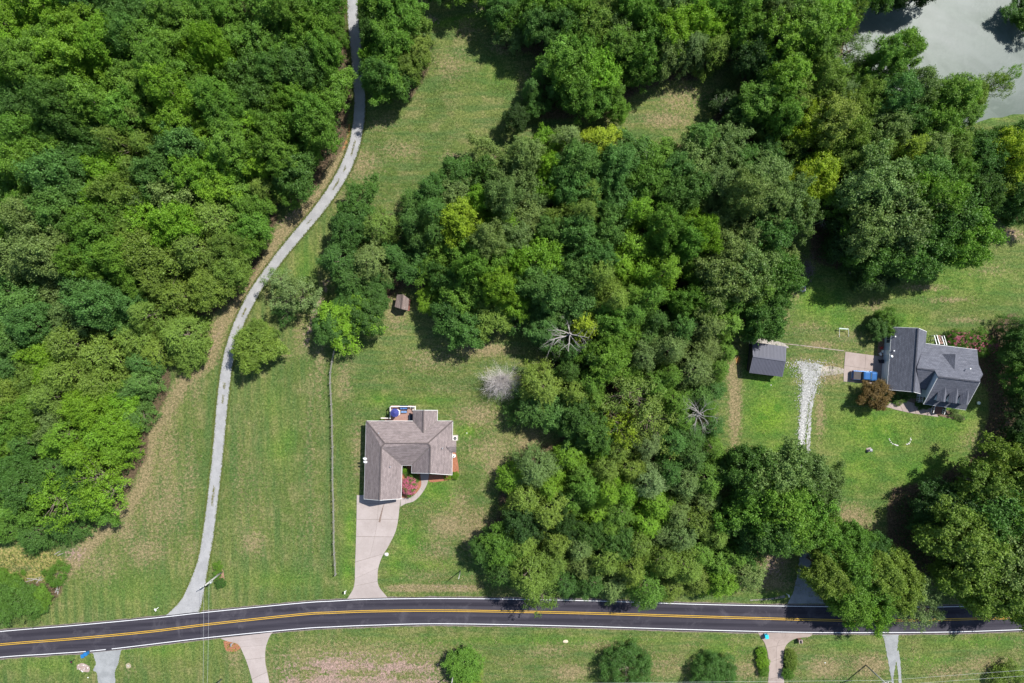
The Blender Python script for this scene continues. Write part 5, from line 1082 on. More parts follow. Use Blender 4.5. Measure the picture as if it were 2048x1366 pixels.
# ------------------------------------------------------------------ blue pickup with a black bed cover
tx, ty, _ = G(1730.5, 751.5, 1.0)
truck = thing('pickup_truck', 'blue pickup truck with black bed cover parked on the concrete pad', 'truck', (tx, ty, .06)); ta = radians(-3)
M_BLUE = mat('metallic_blue_paint', (0.02,0.10,0.27), 0.28, 0.05, 1.0, metal=0.35, spec=0.6)
M_TYRE = mat('tyre_rubber', (0.025,0.025,0.025), 0.85, 0.15, 6.0); M_COVER = mat('black_tonneau', (0.055,0.048,0.046), 0.75, 0.15, 2.0)
M_LIGHT = mat('lamp_lens', (0.7,0.7,0.68), 0.2, 0.05); M_RED = mat('tail_lens', (0.35,0.02,0.02), 0.3, 0.05)
def tv(u, v, z): return (tx+u*cos(ta)-v*sin(ta), ty+u*sin(ta)+v*cos(ta), .06+z)
def loft(secs):
    """secs: (u, half width bottom, half width top, z0, z1)"""
    mb = MB(); vs = []
    for u, wb, wt, z0, z1 in secs: vs += [tv(u,-wb,z0), tv(u,-wb*1.0,z0+(z1-z0)*.6), tv(u,-wt,z1), tv(u,wt,z1), tv(u,wb,z0+(z1-z0)*.6), tv(u,wb,z0)]
    n = len(secs); fs = [tuple(range(6)), tuple(6*(n-1)+i for i in reversed(range(6)))]
    for i in range(n-1):
        for j in range(6): fs.append((6*i+j, 6*i+(j+1)%6, 6*i+6+(j+1)%6, 6*i+6+j))
    return mb.add(vs, fs)
obj('body', loft([(-2.5,.88,.84,.5,1.02),(-2.42,.93,.88,.38,1.08),(.6,.95,.90,.36,1.08),(1.2,.94,.88,.36,1.08),(2.1,.91,.80,.38,1.00),(2.4,.84,.70,.42,.9),(2.48,.74,.6,.5,.78)]), M_BLUE, truck, bevel=.03)
obj('bed_cover', MB().box(tv(-1.62, 0, 1.12), (1.6, 1.62, .09), ta), M_COVER, truck, bevel=.02)
obj('cab', loft([(-.80,.84,.74,1.05,1.06),(-.68,.82,.66,1.05,1.70),(-.4,.82,.68,1.05,1.76),(.45,.82,.68,1.05,1.76),(.62,.82,.66,1.05,1.70),(1.28,.84,.76,1.05,1.07)]), M_BLUE, truck, bevel=.03)
ws = obj('windscreen', MB().add([tv(.70,-.60,1.66), tv(.70,.60,1.66), tv(1.24,.70,1.12), tv(1.24,-.70,1.12), tv(.66,-.60,1.60), tv(.66,.60,1.60), tv(1.18,.70,1.06), tv(1.18,-.70,1.06)], [(0,1,2,3),(4,7,6,5),(0,4,5,1),(1,5,6,2),(2,6,7,3),(3,7,4,0)]), M_GLASS, truck)
obj('rear_window', MB().add([tv(-.75,-.58,1.62), tv(-.75,.58,1.62), tv(-.86,.66,1.12), tv(-.86,-.66,1.12), tv(-.70,-.58,1.6), tv(-.70,.58,1.6), tv(-.76,.66,1.1), tv(-.76,-.66,1.1)], [(0,1,2,3),(4,7,6,5),(0,4,5,1),(1,5,6,2),(2,6,7,3),(3,7,4,0)]), M_GLASS, truck)
for s in (-1, 1):
    obj('side_window', MB().add([tv(-.55,s*.70,1.62), tv(.42,s*.70,1.62), tv(.70,s*.85,1.14), tv(-.62,s*.85,1.14), tv(-.55,s*.64,1.6), tv(.42,s*.64,1.6), tv(.70,s*.78,1.1), tv(-.62,s*.78,1.1)], [(0,1,2,3),(4,7,6,5),(0,4,5,1),(1,5,6,2),(2,6,7,3),(3,7,4,0)]), M_GLASS, truck)
    obj('mirror', MB().box(tv(.78, s*1.02, 1.2), (.12, .2, .16), ta), M_BLACK, truck, bevel=.02)
    obj('headlight', MB().box(tv(2.38, s*.62, .82), (.16, .3, .14), ta), M_LIGHT, truck); obj('tail_light', MB().box(tv(-2.49, s*.78, .85), (.05, .14, .3), ta), M_RED, truck)
    for u in (-1.55, 1.62):
        w_ = obj('wheel', MB().tube([tv(u, s*.98, .36), tv(u, s*.74, .36)], .36, 16), M_TYRE, truck); obj('rim', MB().tube([tv(u, s*1.0, .36), tv(u, s*.96, .36)], .21, 12), M_STEEL, w_)
obj('hood', MB().box(tv(1.72, 0, 1.06), (.86, 1.3, .06), ta, .94), M_BLUE, truck, bevel=.02)
obj('bumper', MB().box(tv(2.52, 0, .55), (.12, 1.6, .2), ta), M_STEEL, truck); obj('bumper', MB().box(tv(-2.56, 0, .52), (.12, 1.6, .16), ta), M_STEEL, truck)
# bin against the garage wall
def wheelie(px, py, m, label, rz=0.0, name='wheeled_bin', z0=0.0, s=1.0):
    x, y, _ = G(px, py, 1.0); t = thing(name, label, 'bin', (x, y, z0))
    obj('body', MB().box((x, y, z0+.5), (.46*s, .52*s, .86), rz, 1.2), m, t); obj('lid', MB().box((x, y, z0+.97), (.62*s, .72*s, .07), rz), m, t, bevel=.02)
    obj('handle', MB().bar((x-.25, y+.38*s, z0+.95), (x+.25, y+.38*s, z0+.95), .04), M_BLACK, t)
    for s_ in (-1, 1): obj('wheel', MB().tube([(x+s_*.26, y+.25, z0+.12), (x+s_*.33, y+.25, z0+.12)], .12, 10), M_TYRE, t)
    return t
M_BINB = mat('blue_bin_plastic', (0.015,0.13,0.33), 0.5, 0.1); M_BINC = mat('cyan_bin_plastic', (0.02,0.42,0.58), 0.5, 0.1); M_BINK = mat('black_bin_plastic', (0.012,0.013,0.02), 0.5, 0.1)
wheelie(1764.5,723,M_BINK,'black bin against the west garage wall of the grey house', z0=.06)
wheelie(164.5,1312.5,M_BINB,'blue recycling bin at the road edge, lower of the pair by the grey gravel entrance',.2)
wheelie(170.5,1308.5,M_BINB,'blue recycling bin touching the white road line, upper of the pair',.2)
wheelie(1533.8,1273.6,M_BINC,'bright cyan bin standing at the mouth of the pinkish concrete drive',.15, z0=.06, s=1.1)

# ------------------------------------------------------------------ fence between the two fields
M_FENCE = mat('weathered_fence_wood', (0.24,0.225,0.20), 0.9, 0.25, 3.0)
FL = np.array([(678.5,683),(671.5,700),(668,714),(665.5,728),(663.2,742),(663.0,765),(664.0,800),(665.8,841),(667.3,890),(667.8,964),(668.6,1020),(669.5,1073),(671.0,1110),(672.8,1147)])
seg = np.cumsum([0]+[hypot(*(FL[i+1]-FL[i])) for i in range(len(FL)-1)]); nb = int(seg[-1]/20.5)
fx = np.interp(np.linspace(0, seg[-1], nb+1), seg, FL[:,0]); fy = np.interp(np.linspace(0, seg[-1], nb+1), seg, FL[:,1])
fence = thing('rail_fence', 'long grey wooden rail fence running down the field to the road', 'fence', (*G(fx[nb//2], fy[nb//2])[:2], 0))
frn = random.Random(4); fp = [np.array([*G(a, c)[:2], 0])+np.array([frn.uniform(-.06,.06), 0, 0]) for a, c in zip(fx, fy)]
for i, p in enumerate(fp):
    obj('post', MB().box((p[0], p[1], .68), (.15, .15, 1.36), frn.uniform(-.1,.1)), M_FENCE, fence)
    if i < nb:
        q = fp[i+1]
        for z in (.42, .82, 1.22): obj('rail', MB().bar((p[0], p[1], z+frn.uniform(-.03,.03)), (q[0], q[1], z+frn.uniform(-.03,.03)), .035, .12), M_FENCE, fence)

# ------------------------------------------------------------------ poles and wires
M_POLE = mat('grey_pole_wood', (0.34,0.33,0.30), 0.9, 0.2, 4.0); M_WIRE = mat('bright_wire', (0.45,0.46,0.47), 0.5, 0.05); M_CABLE = mat('dark_cable', (0.03,0.03,0.035), 0.7, 0.1)
def pole(px, py, h, label, arm=None, armz=.4, rad=.14, transformer=None, arm_n=1):
    x, y, _ = G(px, py); t = thing('utility_pole', label, 'pole', (x, y, 0))
    obj('shaft', MB().tube([(x, y, 0), (x, y, h)], [rad, rad*.7], 10), M_POLE, t, smooth=True)
    if arm is not None:
        for k in range(arm_n):
            z = h-armz-k*.7; d = np.array([cos(arm), sin(arm), 0]); c = np.array([x, y, z]); o = obj('crossarm', MB().bar(c-d*1.2, c+d*1.2, .12, .14), M_POLE, t)
            for s in (-1.05, -.5, .5, 1.05): p = c+d*s; obj('insulator', MB().lathe((p[0], p[1], z+.07), [(.03,0),(.06,.05),(.06,.16),(.02,.2)], 8), M_WHITE, o)
            obj('brace', MB().bar(c-d*.7, (x, y, z-.6), .04), M_STEEL, t); obj('brace', MB().bar(c+d*.7, (x, y, z-.6), .04), M_STEEL, t)
    if transformer: obj('transformer', MB().lathe((x+.35, y, h-2.2), [(.2,0),(.24,.05),(.24,.75),(.18,.82),(.05,.9)], 12), M_STEEL, t)
    return x, y
p1 = pole(444.5,1143.5,7.6,'grey utility pole leaning over the mouth of the gravel drive', arm=radians(30), rad=.2, transformer=True)
p2 = pole(921.0,1141.0,4.8,'short thin service pole in the grass above the road', rad=.10)
p3 = pole(1731.5,1330.0,7.4,'utility pole beside the narrow gravel track south of the road', arm=radians(15))
p4 = pole(908,1340,6.8,'utility pole behind the bright green tree at the bottom of the field', arm=radians(5))
p5 = pole(443,1358,7.0,'utility pole half cut off at the bottom margin left of the concrete driveway', arm=radians(40))
M_CTWIRE = M_WIRE
def wire(a, b_, label, sag=.6, rad=.013, m=None, n=24):
    a = np.array(a, float); b_ = np.array(b_, float); pts = [a+(b_-a)*t+np.array([0, 0, -sag*4*t*(1-t)]) for t in np.linspace(0, 1, n)]
    return tag(obj('power_line', MB().tube(pts, rad, 4, cap=False), m or M_WIRE), label, 'wire', 'overhead wires')
wire((p1[0]-.5, p1[1], 7.1), (*G(405,1430,7.0)[:2], 7.0), 'left one of two pale wires crossing the road below the gravel drive', .2)
wire((p1[0]+.5, p1[1], 7.1), (*G(413,1430,7.0)[:2], 7.0), 'right one of two pale wires crossing the road below the gravel drive', .2)
wire((*G(-80,1371,7)[:2], 7), (p4[0], p4[1]+.5, 6.6), 'pale overhead wire along the bottom margin, left stretch', .2)
wire((p4[0], p4[1]+.4, 6.6), (p3[0], p3[1]+.5, 7.2), 'upper pale overhead wire over the round dark trees', .1)
wire((p4[0], p4[1]-.6, 6.6), (p3[0], p3[1]-.4, 7.2), 'lower pale overhead wire over the round dark trees', .1)
wire((p3[0], p3[1]+.5, 7.2), (*G(2150,1333,7.2)[:2], 7.2), 'upper pale overhead wire right of the gravel track', .1)
wire((p3[0], p3[1]-.5, 7.2), (*G(2150,1345,7.2)[:2], 7.2), 'lower pale overhead wire right of the gravel track', .1)
wire((p2[0], p2[1], 4.7), (p4[0], p4[1], 6.5), 'thin service wire crossing the road from the short pole', .15, .008, M_CABLE)
wire((p1[0], p1[1], 6.2), (p1[0]+2.6, p1[1]+7.5, .05), 'guy wire from the utility pole into the grass by the gravel drive', .0, .008, M_CABLE, 4)
wire((p2[0], p2[1], 4.3), (p2[0]+1.3, p2[1]+5, .05), 'guy wire from the short service pole', .0, .008, M_CABLE, 4)

# ------------------------------------------------------------------ mailboxes and other roadside things
def mailbox(px, py, label, mbox, post=M_WHITE, rz=0.0, brick=False):
    x, y, _ = G(px, py, 1.0); t = thing('mailbox', label, 'mailbox', (x, y, 0))
    if brick:
        obj('pillar', MB().box((x, y, .5), (.62, .62, 1.0), rz), M_BRICK, t); obj('cap', MB().box((x, y, 1.03), (.74, .74, .08), rz), M_CONC2, t); z = 1.2
    else: obj('post', MB().box((x, y, .55), (.11, .11, 1.1), rz), post, t); z = 1.2
    prof = [(-.11,0),(.11,0),(.11,.12),(.08,.2),(0,.23),(-.08,.2),(-.11,.12)]; vs = []
    for d in (-.26, .26):
        for u, w_ in prof: vs.append((x+u*cos(rz)-d*sin(rz), y+u*sin(rz)+d*cos(rz), z-.12+w_))
    obj('box', MB().add(vs, [tuple(range(7)), tuple(reversed(range(7, 14)))]+[(i, (i+1)%7, 7+(i+1)%7, 7+i) for i in range(7)]), mbox, t)
    obj('flag', MB().box((x+.13, y, z+.05), (.02, .1, .16), rz), M_RED, t); return t
mailbox(311.5,1219,'white mailbox with a tan top at the mouth of the gravel drive', M_WHITE, M_WHITE, .6)
mailbox(690,1184.5,'white mailbox left of the pale concrete driveway mouth', M_WHITE)
mailbox(143,1323.3,'black mailbox in the grass left of the oval rock bed', M_BLACK, M_BLACK, .5)
mailbox(463,1289,'grey mailbox in the flower bed beside the concrete drive', M_STEEL, M_POLE)
mailbox(1601.5,1283,'brick pillar mailbox by the curved concrete drive', M_BLACK, rz=.1, brick=True)
mailbox(1577,1191,'white mailbox in the tree shade by the gravel track mouth', M_WHITE, M_WHITE, .2)
def rock(px, py, s, m, label=None, name='rock', z=0.0, seed=0, group=None, parent=None, h=.6):
    r = np.random.default_rng(seed); bm = bmesh.new(); bmesh.ops.create_icosphere(bm, subdivisions=2, radius=1.0); x, y, _ = G(px, py)
    mb = MB(); o = [v.co[:] for v in bm.verts]; nn = r.normal(size=(5, 3)); ph = r.random(5)*6
    vs = []
    for c in o: k = 1+sum(.10*sin(float(np.dot(nn[i], c))*2+ph[i]) for i in range(5)); vs.append((x+c[0]*s*k, y+c[1]*s*.8*k, max(z+c[2]*s*h*k, z-.05)))
    mb.add(vs, [tuple(v.index for v in f.verts) for f in bm.faces]); bm.free()
    ob = obj(name, mb, m, parent)
    if label: tag(ob, label, 'rock', group)
    return ob
M_ROCKW = mat('white_stone', (0.48,0.46,0.43), .85, .15, 3.0); M_ROCK = mat('field_stone', (0.33,0.30,0.27), .9, .25, 3.0)
rock(773, 1108.5, .42, M_ROCKW, 'pale boulder on the edge of the concrete driveway', seed=3)
# arc of white stones on the right lawn
for i, (x, y, s) in enumerate([(1778.6,878,.13),(1779.5,881,.13),(1782,884.6,.14),(1785.5,887.5,.15),(1789.5,889.3,.17),(1793,890.5,.2),(1795.5,891,.14),(1813.5,888.5,.17),(1817,887,.2),(1820,884,.13),(1821.3,879.5,.18),(1821,876.5,.12)]):
    side = ['leftmost tip','left side upper part','left side middle','left side lower part','lowest left, largest','lowest left, second largest','lowest, small','lowest right','right side lower part','right side middle','right side upper part','rightmost tip'][i]
    rock(x, y, s, M_ROCKW, f'white stone of the arc on the lawn, {side}', seed=20+i, group='white stones in an arc')
# stones of the pink bed
rb = bpy.data.objects['rock_bed']; rr = random.Random(9)
for i in range(60):
    a = rr.uniform(0, 2*pi); q = rr.random()**.5; rock(167+13*q*cos(a), 1335+8*q*sin(a), rr.uniform(.07,.16), M_ROCKW if rr.random() < .2 else mat('pink_stone', (0.27,0.205,0.18), .9, .3) if i == 0 else bpy.data.materials.get('pink_stone', M_ROCK), name='stone', seed=100+i, parent=rb, z=.03)
rock(257, 1331, .28, M_ROCK, 'stone in the small sandy bed right of the grey gravel entrance', seed=8)
# stone fire pit: square white rim
x, y, _ = G(1606, 577.5, .3); t = thing('fire_pit', 'square white rimmed fire pit with rusty middle on the right lawn', 'fire pit', (x, y, 0))
for k, (dx, dy, sx_, sy_) in enumerate(((-.42,0,.2,1.0),(.42,0,.2,1.0),(0,.42,.62,.2),(0,-.42,.62,.2))): obj('rim_block', MB().box((x+dx, y+dy, .17), (sx_, sy_, .38)), M_ROCKW, t, bevel=.02)
obj('ash', MB().box((x, y, .12), (.64, .64, .2)), mat('rusty_ash', (0.22,0.10,0.07), .95, .4, 6.0), t)
# bird bath / pump on the lawn
x, y, _ = G(1740, 900, .5); t = thing('bird_bath', 'grey stone bird bath standing on a pale slab on the right lawn', 'bird bath', (x, y, 0))
obj('slab', MB().box((x, y, .04), (.95, .8, .1), .2), M_CONC2, t); obj('pedestal', MB().lathe((x, y, .08), [(.2,0),(.1,.15),(.09,.5),(.15,.6)], 12), M_ROCK, t); obj('bowl', MB().lathe((x+.02, y, .66), [(.1,0),(.34,.1),(.36,.16),(.30,.13),(.02,.08)], 16), M_STEEL, t, smooth=True)
# white pipe frame on the lawn
t = thing('goal_frame', 'white pipe goal frame lying open on the lawn above the concrete pad', 'goal', (*G(1688, 665)[:2], 0))
a, b_, c, d = [np.array(G(*q)) for q in ((1678.5,656.2,.9),(1696.5,657.5,.9),(1697.3,673,.05),(1678.8,674,.05))]
for u, v_ in ((a, b_), (b_, c), (a, d), (a, (a[0], a[1], 0)), (b_, (b_[0], b_[1], 0))): obj('pipe', MB().tube([u, v_], .035, 6), M_WHITE, t)
obj('net', MB().box(((a[0]+b_[0])/2, (a[1]+b_[1])/2-.1, .86), (1.7, .12, .03), radians(-4)), mat('pale_green_net', (0.35,0.48,0.40), .9), t)
# egg shaped green grill with white top
x, y, _ = G(1957, 806, .6); t = thing('egg_grill', 'round green grill with a white lid on the lawn right of the grey house', 'grill', (x, y, 0))
obj('body', MB().lathe((x, y, .2), [(.1,0),(.32,.15),(.36,.35),(.36,.4)], 16), mat('green_enamel', (0.03,0.12,0.06), .35, .1), t, smooth=True); obj('lid', MB().lathe((x, y, .6), [(.36,0),(.32,.18),(.16,.32),(.05,.34)], 16), mat('pale_enamel', (0.55,0.62,0.55), .35, .1), t, smooth=True)
for k in range(3): obj('leg', MB().tube([(x+.3*cos(k*2.1), y+.3*sin(k*2.1), 0), (x+.2*cos(k*2.1), y+.2*sin(k*2.1), .35)], .03, 6), M_BLACK, t)
# garden chairs in the shade of the west wall
def chair(px, py, m, label, rz):
    x, y, _ = G(px, py, .4); t = thing('garden_chair', label, 'chair', (x, y, 0), 'garden chairs by the west wall')
    def q(u, v_, z): return (x+u*cos(rz)-v_*sin(rz), y+u*sin(rz)+v_*cos(rz), z)
    obj('seat', MB().box(q(0,0,.42), (.48, .46, .05), rz), m, t); obj('backrest', MB().box(q(0,.24,.72), (.48, .05, .5), rz), m, t)
    for u in (-.2, .2):
        for v_ in (-.2, .2): obj('leg', MB().box(q(u,v_,.2), (.05, .05, .42), rz), m, t)
chair(1763,696,mat('red_plastic', (0.42,0.05,0.04), .5),'red garden chair in the shade of the west wall',.4)
chair(1765,703,M_WHITE,'white garden chair nearest the red chair by the west wall',1.2); chair(1761,708,M_WHITE,'white garden chair lowest by the west wall near the concrete pad',2.2)
# small posts / caps in the grass
for px, py, h, mm, lab in ((1650,1325.5,.25,M_WHITE,'small white marker cap in the grass south of the road'),(1605,583.5,.12,M_ROCKW,'small pale stone below the fire pit'),(176,1355,.2,M_WHITE,'small white marker stub below the rock bed'),(1542,770,.2,M_ROCKW,'pale stone in the grass below the metal barn'),(1131,1283,.15,mat('sand_spot',(0.5,0.42,0.3),.9),'sandy mound in the field below the road'),(934,866,.1,M_ROCKW,'pale stone in the grass right of the tan house')):
    rock(px, py, {1131:.55}.get(px, .12), mm, lab, name='stone', seed=int(px), h=h*2)
# shepherd's hook
x, y, _ = G(1420, 1303); t = thing('garden_hook', 'thin black garden hook with a hanging feeder in the field below the road', 'garden hook', (x, y, 0))
obj('rod', MB().tube([(x, y, 0), (x, y, 1.9), (x-.15, y+.1, 2.1), (x-.4, y+.15, 2.1), (x-.5, y+.15, 1.9)], .03, 6), M_BLACK, t); obj('feeder', MB().lathe((x-.5, y+.15, 1.5), [(.12,0),(.12,.3),(.02,.4)], 10), M_BLACK, t)

# ------------------------------------------------------------------ bushes and small planted trees
def bush(px, py, r, h, col, label, kind='clipped', cat='bush', name=None): return plant(px, py, r, h, col, kind, label, .5, cat=cat, name=name)
bush(929,1331,3.6,3.8,'mid','bright green rounded tree in the field right of the bare soil','broad','tree','round_tree')
bush(935,1362,3.0,3.6,'ol','olive cedar half cut by the bottom margin, under the bright round tree','cedar','tree','cedar_tree')
bush(1253,1338,5.3,5.0,'dark','large domed dark green tree at the bottom margin','clipped','tree','domed_tree')
bush(1425,1345,4.4,4.4,'dark','smaller domed dark green tree left of the paired hedges','clipped','tree','domed_tree')
bush(2018,1356,3.4,3.0,'ol','brownish dark shrub in the bottom right corner','shrub','shrub','shrub')
bush(1523,1305,1.15,1.3,'bright','topmost of three clipped bushes left of the pinkish drive')
bush(1525,1323,1.3,1.5,'bright','middle of three clipped bushes left of the pinkish drive')
bush(1527,1342,1.1,1.5,'mid','bottom one of three clipped bushes left of the pinkish drive')
bush(1580,1309,1.2,1.4,'ol','upper end of the long olive hedge right of the pinkish drive')
bush(1581,1324,1.25,1.4,'ol','middle of the long olive hedge right of the pinkish drive')
bush(1583,1334,1.0,1.3,'ol','lower end of the long olive hedge right of the pinkish drive')
bush(1575,1346,1.2,1.6,'mid','dark clipped bush at the bottom right of the pinkish drive')
bush(436,1134,1.0,1.1,'mid','glossy bush at the top of the clay bed by the utility pole','shrub')
bush(433,1150,.9,1.0,'mid','bush in the middle of the clay bed under the leaning pole','shrub')
bush(441,1166,1.05,1.4,'dark','round dark clipped bush at the foot of the clay bed')
bush(112,1148,2.3,2.2,'mid','round bright green bush at the edge of the weedy clearing','shrub')
bush(5,1148,1.2,1.4,'mid','small green bush on the left margin in the weedy clearing','shrub')
bush(47,1145,.6,.7,'mid','tiny green bush amid the tall weeds','shrub')
bush(808.5,940,.75,.9,'bright','bright little bush in the mulch notch of the tan house')
bush(824,951,1.3,1.0,'dark','dark low bush beside the front path of the tan house','shrub')
bush(896,953,.7,.7,'yg','yellow green bush by the south east corner of the tan house','shrub'); bush(910,951,.8,.9,'bright','round bright bush at the end of the east mulch bed')
bush(1788,795,1.1,.8,'dark','dark low bush below the garage wing of the grey house','shrub'); bush(1797,804,.8,.8,'gg','silvery bush on the pale path below the garage wing','shrub')
bush(1811,797,.7,.8,'dark','dark clump beside the front walk of the grey house','shrub'); bush(1834,809,.5,.6,'dark','little dark bush below the side steps','shrub'); bush(1843,813,.7,.6,'dark','dark bush left of the front steps','shrub')
bush(1853,813,.6,.5,'bg','low bush next to the front steps of the grey house','shrub'); bush(1910,826,1.0,.9,'gg','grey green bush below the porch eave','shrub'); bush(1921,836,.7,.8,'gg','small grey green bush at the lower corner of the grey house','shrub')
plant(1776,640,2.3,5,'mid','broad','small green tree at the top corner of the garage wing'); plant(1757,652,2.2,3.6,'dark','broad','dark lower tree left of the garage wing top corner')
plant(1752,793,2.9,4.4,'bronze','broad','bronze leaved tree below the blue truck')
# crape myrtles: green crown with pink flower heads
def myrtle(px, py, r, h, label, pinkness, seed):
    root = plant(px, py, r, h, 'mid', 'shrub', label, .5, cat='tree', name='crape_myrtle')
    rg = np.random.default_rng(seed); n = int(70*pinkness*r*r/3); c0 = np.array(root.location); 
    th_ = rg.uniform(0, 2*pi, n); q = np.sqrt(rg.random(n))*.98; c = np.stack([c0[0]+r*q*np.cos(th_), c0[1]+r*q*np.sin(th_), h*(.35+.62*np.sqrt(1-q**2*.85))], 1)
    k = 26; pos = np.repeat(c, k, 0)+rg.normal(size=(n*k, 3))*.10; nr = unit(rg.normal(size=(n*k, 3))*.6+[0, 0, 1]); l = rg.uniform(.07,.15, n*k)
    v = leaves_np(pos, nr, unit(rg.normal(size=(n*k, 3))), l, l*.8, rg)-c0; me = np_mesh('blossom', v, np.arange(len(v)).reshape(-1, 4), 4)
    at = me.attributes.new('tone', 'FLOAT', 'FACE'); at.data.foreach_set('value', rg.random(n*k).astype(np.float32)); me.materials.append(M_LEAF)
    o = bpy.data.objects.new('blossom', me); COL.objects.link(o); o.color = (0.46, 0.13, 0.23, 1); o['kind'] = 'stuff'
    o.parent = root; o.rotation_euler = (0, 0, 0); o.matrix_parent_inverse = root.rotation_euler.to_matrix().to_4x4().inverted(); return root
myrtle(819,971,1.8,2.6,'pink flowering crape myrtle in the mulch by the front path of the tan house',2.4,1)
myrtle(1912,676,1.8,2.6,'faded pink crape myrtle, first right of the back stairs',.6,2); myrtle(1932,680,1.7,2.6,'pink flowering crape myrtle in the middle of the row behind the grey house',.6,3)
myrtle(1958,686,2.3,3.0,'large pink crape myrtle at the north east corner of the grey house',.7,4); myrtle(1980,692,1.4,2.4,'strong pink crape myrtle at the far end of the row behind the grey house',1.2,5)
# flowers in the roadside bed
px = np.random.default_rng(3).uniform(449,478,60); py = np.random.default_rng(4).uniform(1283,1302,60); kk = ((px-464)/15)**2+((py-1292)/10)**2 < 1
o = foliage_mass('flowers', px[kk], py[kk], .1, .4, .16, 3, M_LEAF, (0.20,0.21,0.04), clump=3, spread=.15)

# ------------------------------------------------------------------ dead and bare trees
def branchy(mb, p, d, L, rad, depth, rnd, spread=.7, up=.05, kids=(2, 4)):
    p = np.array(p, float); pts = [p]; dd = np.array(d, float); n = 4
    for i in range(n):
        dd = unit(dd+np.array([rnd.gauss(0, .16), rnd.gauss(0, .16), rnd.gauss(up, .10)])); pts.append(pts[-1]+dd*L/n)
    mb.tube(pts, [rad*(1-.16*i) for i in range(n+1)], 5 if rad > .03 else 3, cap=False)
    if depth <= 0: return
    for k in range(rnd.randint(*kids)):
        j = rnd.randint(1, n); nd_ = unit(dd+np.array([rnd.gauss(0, spread), rnd.gauss(0, spread), rnd.gauss(.05, spread*.5)]))
        branchy(mb, pts[j], nd_, L*rnd.uniform(.5, .75), rad*(1-.16*j)*.62, depth-1, rnd, spread, up, kids)
def dead_tree(px, py, h, R, seed, label, nlimb=7, depth=3, name='dead_tree', m=None, flat=.35, rad=.22, zf=.75, dens=(2, 4)):
    rnd = random.Random(seed); x, y, _ = G(px, py, h*zf); t = thing(name, label, 'tree', (x, y, 0))
    tr = MB().tube([(x, y, -.1), (x+.1, y, h*.3), (x, y+.1, h*.62)], [rad*1.3, rad, rad*.75], 8); obj('trunk', tr, m or M_DEADWOOD, t, smooth=True)
    for k in range(nlimb):
        a = 2*pi*k/nlimb+rnd.uniform(-.3, .3); z0 = h*rnd.uniform(.42, .62); mb = MB()
        branchy(mb, (x, y, z0), (cos(a), sin(a), flat+rnd.uniform(-.1, .25)), R*rnd.uniform(.7, 1.0), rad*.5, depth, rnd, .55, .03, dens); obj('limb', mb, m or M_DEADWOOD, t)
    return t
dead_tree(1143,668,14.5,4.6,3,'bleached dead tree with thick bare limbs beside a yellow green crown',8,3,rad=.24)
dead_tree(1407,832,13.5,3.6,5,'bare white dead tree with radiating limbs at the east edge of the wood',10,3,rad=.15)
dead_tree(1480,455,9,2.6,8,'grey bare tree in the wood left of the great oaks',6,3,rad=.12)
dead_tree(1652,440,7,2.6,9,'bare fallen branches in the gap left of the great oaks',5,3,rad=.10)
dead_tree(1445,205,6,1.6,10,'small grey bare tree in the shade below the top clearing',6,3,rad=.08)
dead_tree(265,40,15,2.6,12,'bare grey crown in the top of the left woods',6,3,rad=.12); dead_tree(108,478,14,2.2,13,'pale bare branches among the left woods near the left photo margin',4,3,rad=.1)
dead_tree(905,605,7,1.8,14,'small pale bare tree right of the brown shed',6,3,rad=.08); dead_tree(1545,940,13,2.6,15,'bare grey branches in the oak crown left of the gravel track',5,3,rad=.1,flat=.7)
dead_tree(1612,925,12,2.2,16,'bleached bare twigs above the track at the oak top',6,3,rad=.09,flat=.6); dead_tree(1640,995,12,2.0,17,'bare white twigs at the right rim of the oak crown',5,3,rad=.09,flat=.6)
dead_tree(1985,975,14,3.2,18,'violet grey bare limbs on top of the lower right oak',6,3,rad=.12,flat=.7); dead_tree(1870,1232,7,1.9,19,'sparse pale bare twigs reaching over the road',6,3,rad=.08)
dead_tree(1690,60,11,2.4,20,'thin bare branches at the pond side',5,3,rad=.09); dead_tree(1300,320,13,2.0,21,'grey bare branches at the top of the middle woods',5,3,rad=.09)
# the white twiggy round tree: very many fine upright twigs
rnd = random.Random(77); x, y, _ = G(1003,764,4.0); t = thing('twiggy_tree', 'round white leafless twiggy tree on the lawn right of the tan house', 'tree', (x, y, 0))
obj('trunk', MB().tube([(x, y, -.1), (x, y, .9)], [.24, .2], 8), M_TWIG, t)
for k in range(16):
    mb = MB(); a = 2*pi*k/16+rnd.uniform(-.15,.15); tilt = rnd.uniform(.25, 1.5) if k % 2 else rnd.uniform(1.2, 3.5)
    for j in range(7):
        d = unit(np.array([cos(a+rnd.gauss(0,.25)), sin(a+rnd.gauss(0,.25)), tilt*rnd.uniform(.6,1.6)]))
        p0 = np.array([x, y, .7]); L = rnd.uniform(2.6, 3.9)
        branchy(mb, p0, d, L, .05, 3, rnd, .42, .05, (3, 5))
    obj('bough', mb, M_TWIG, t)
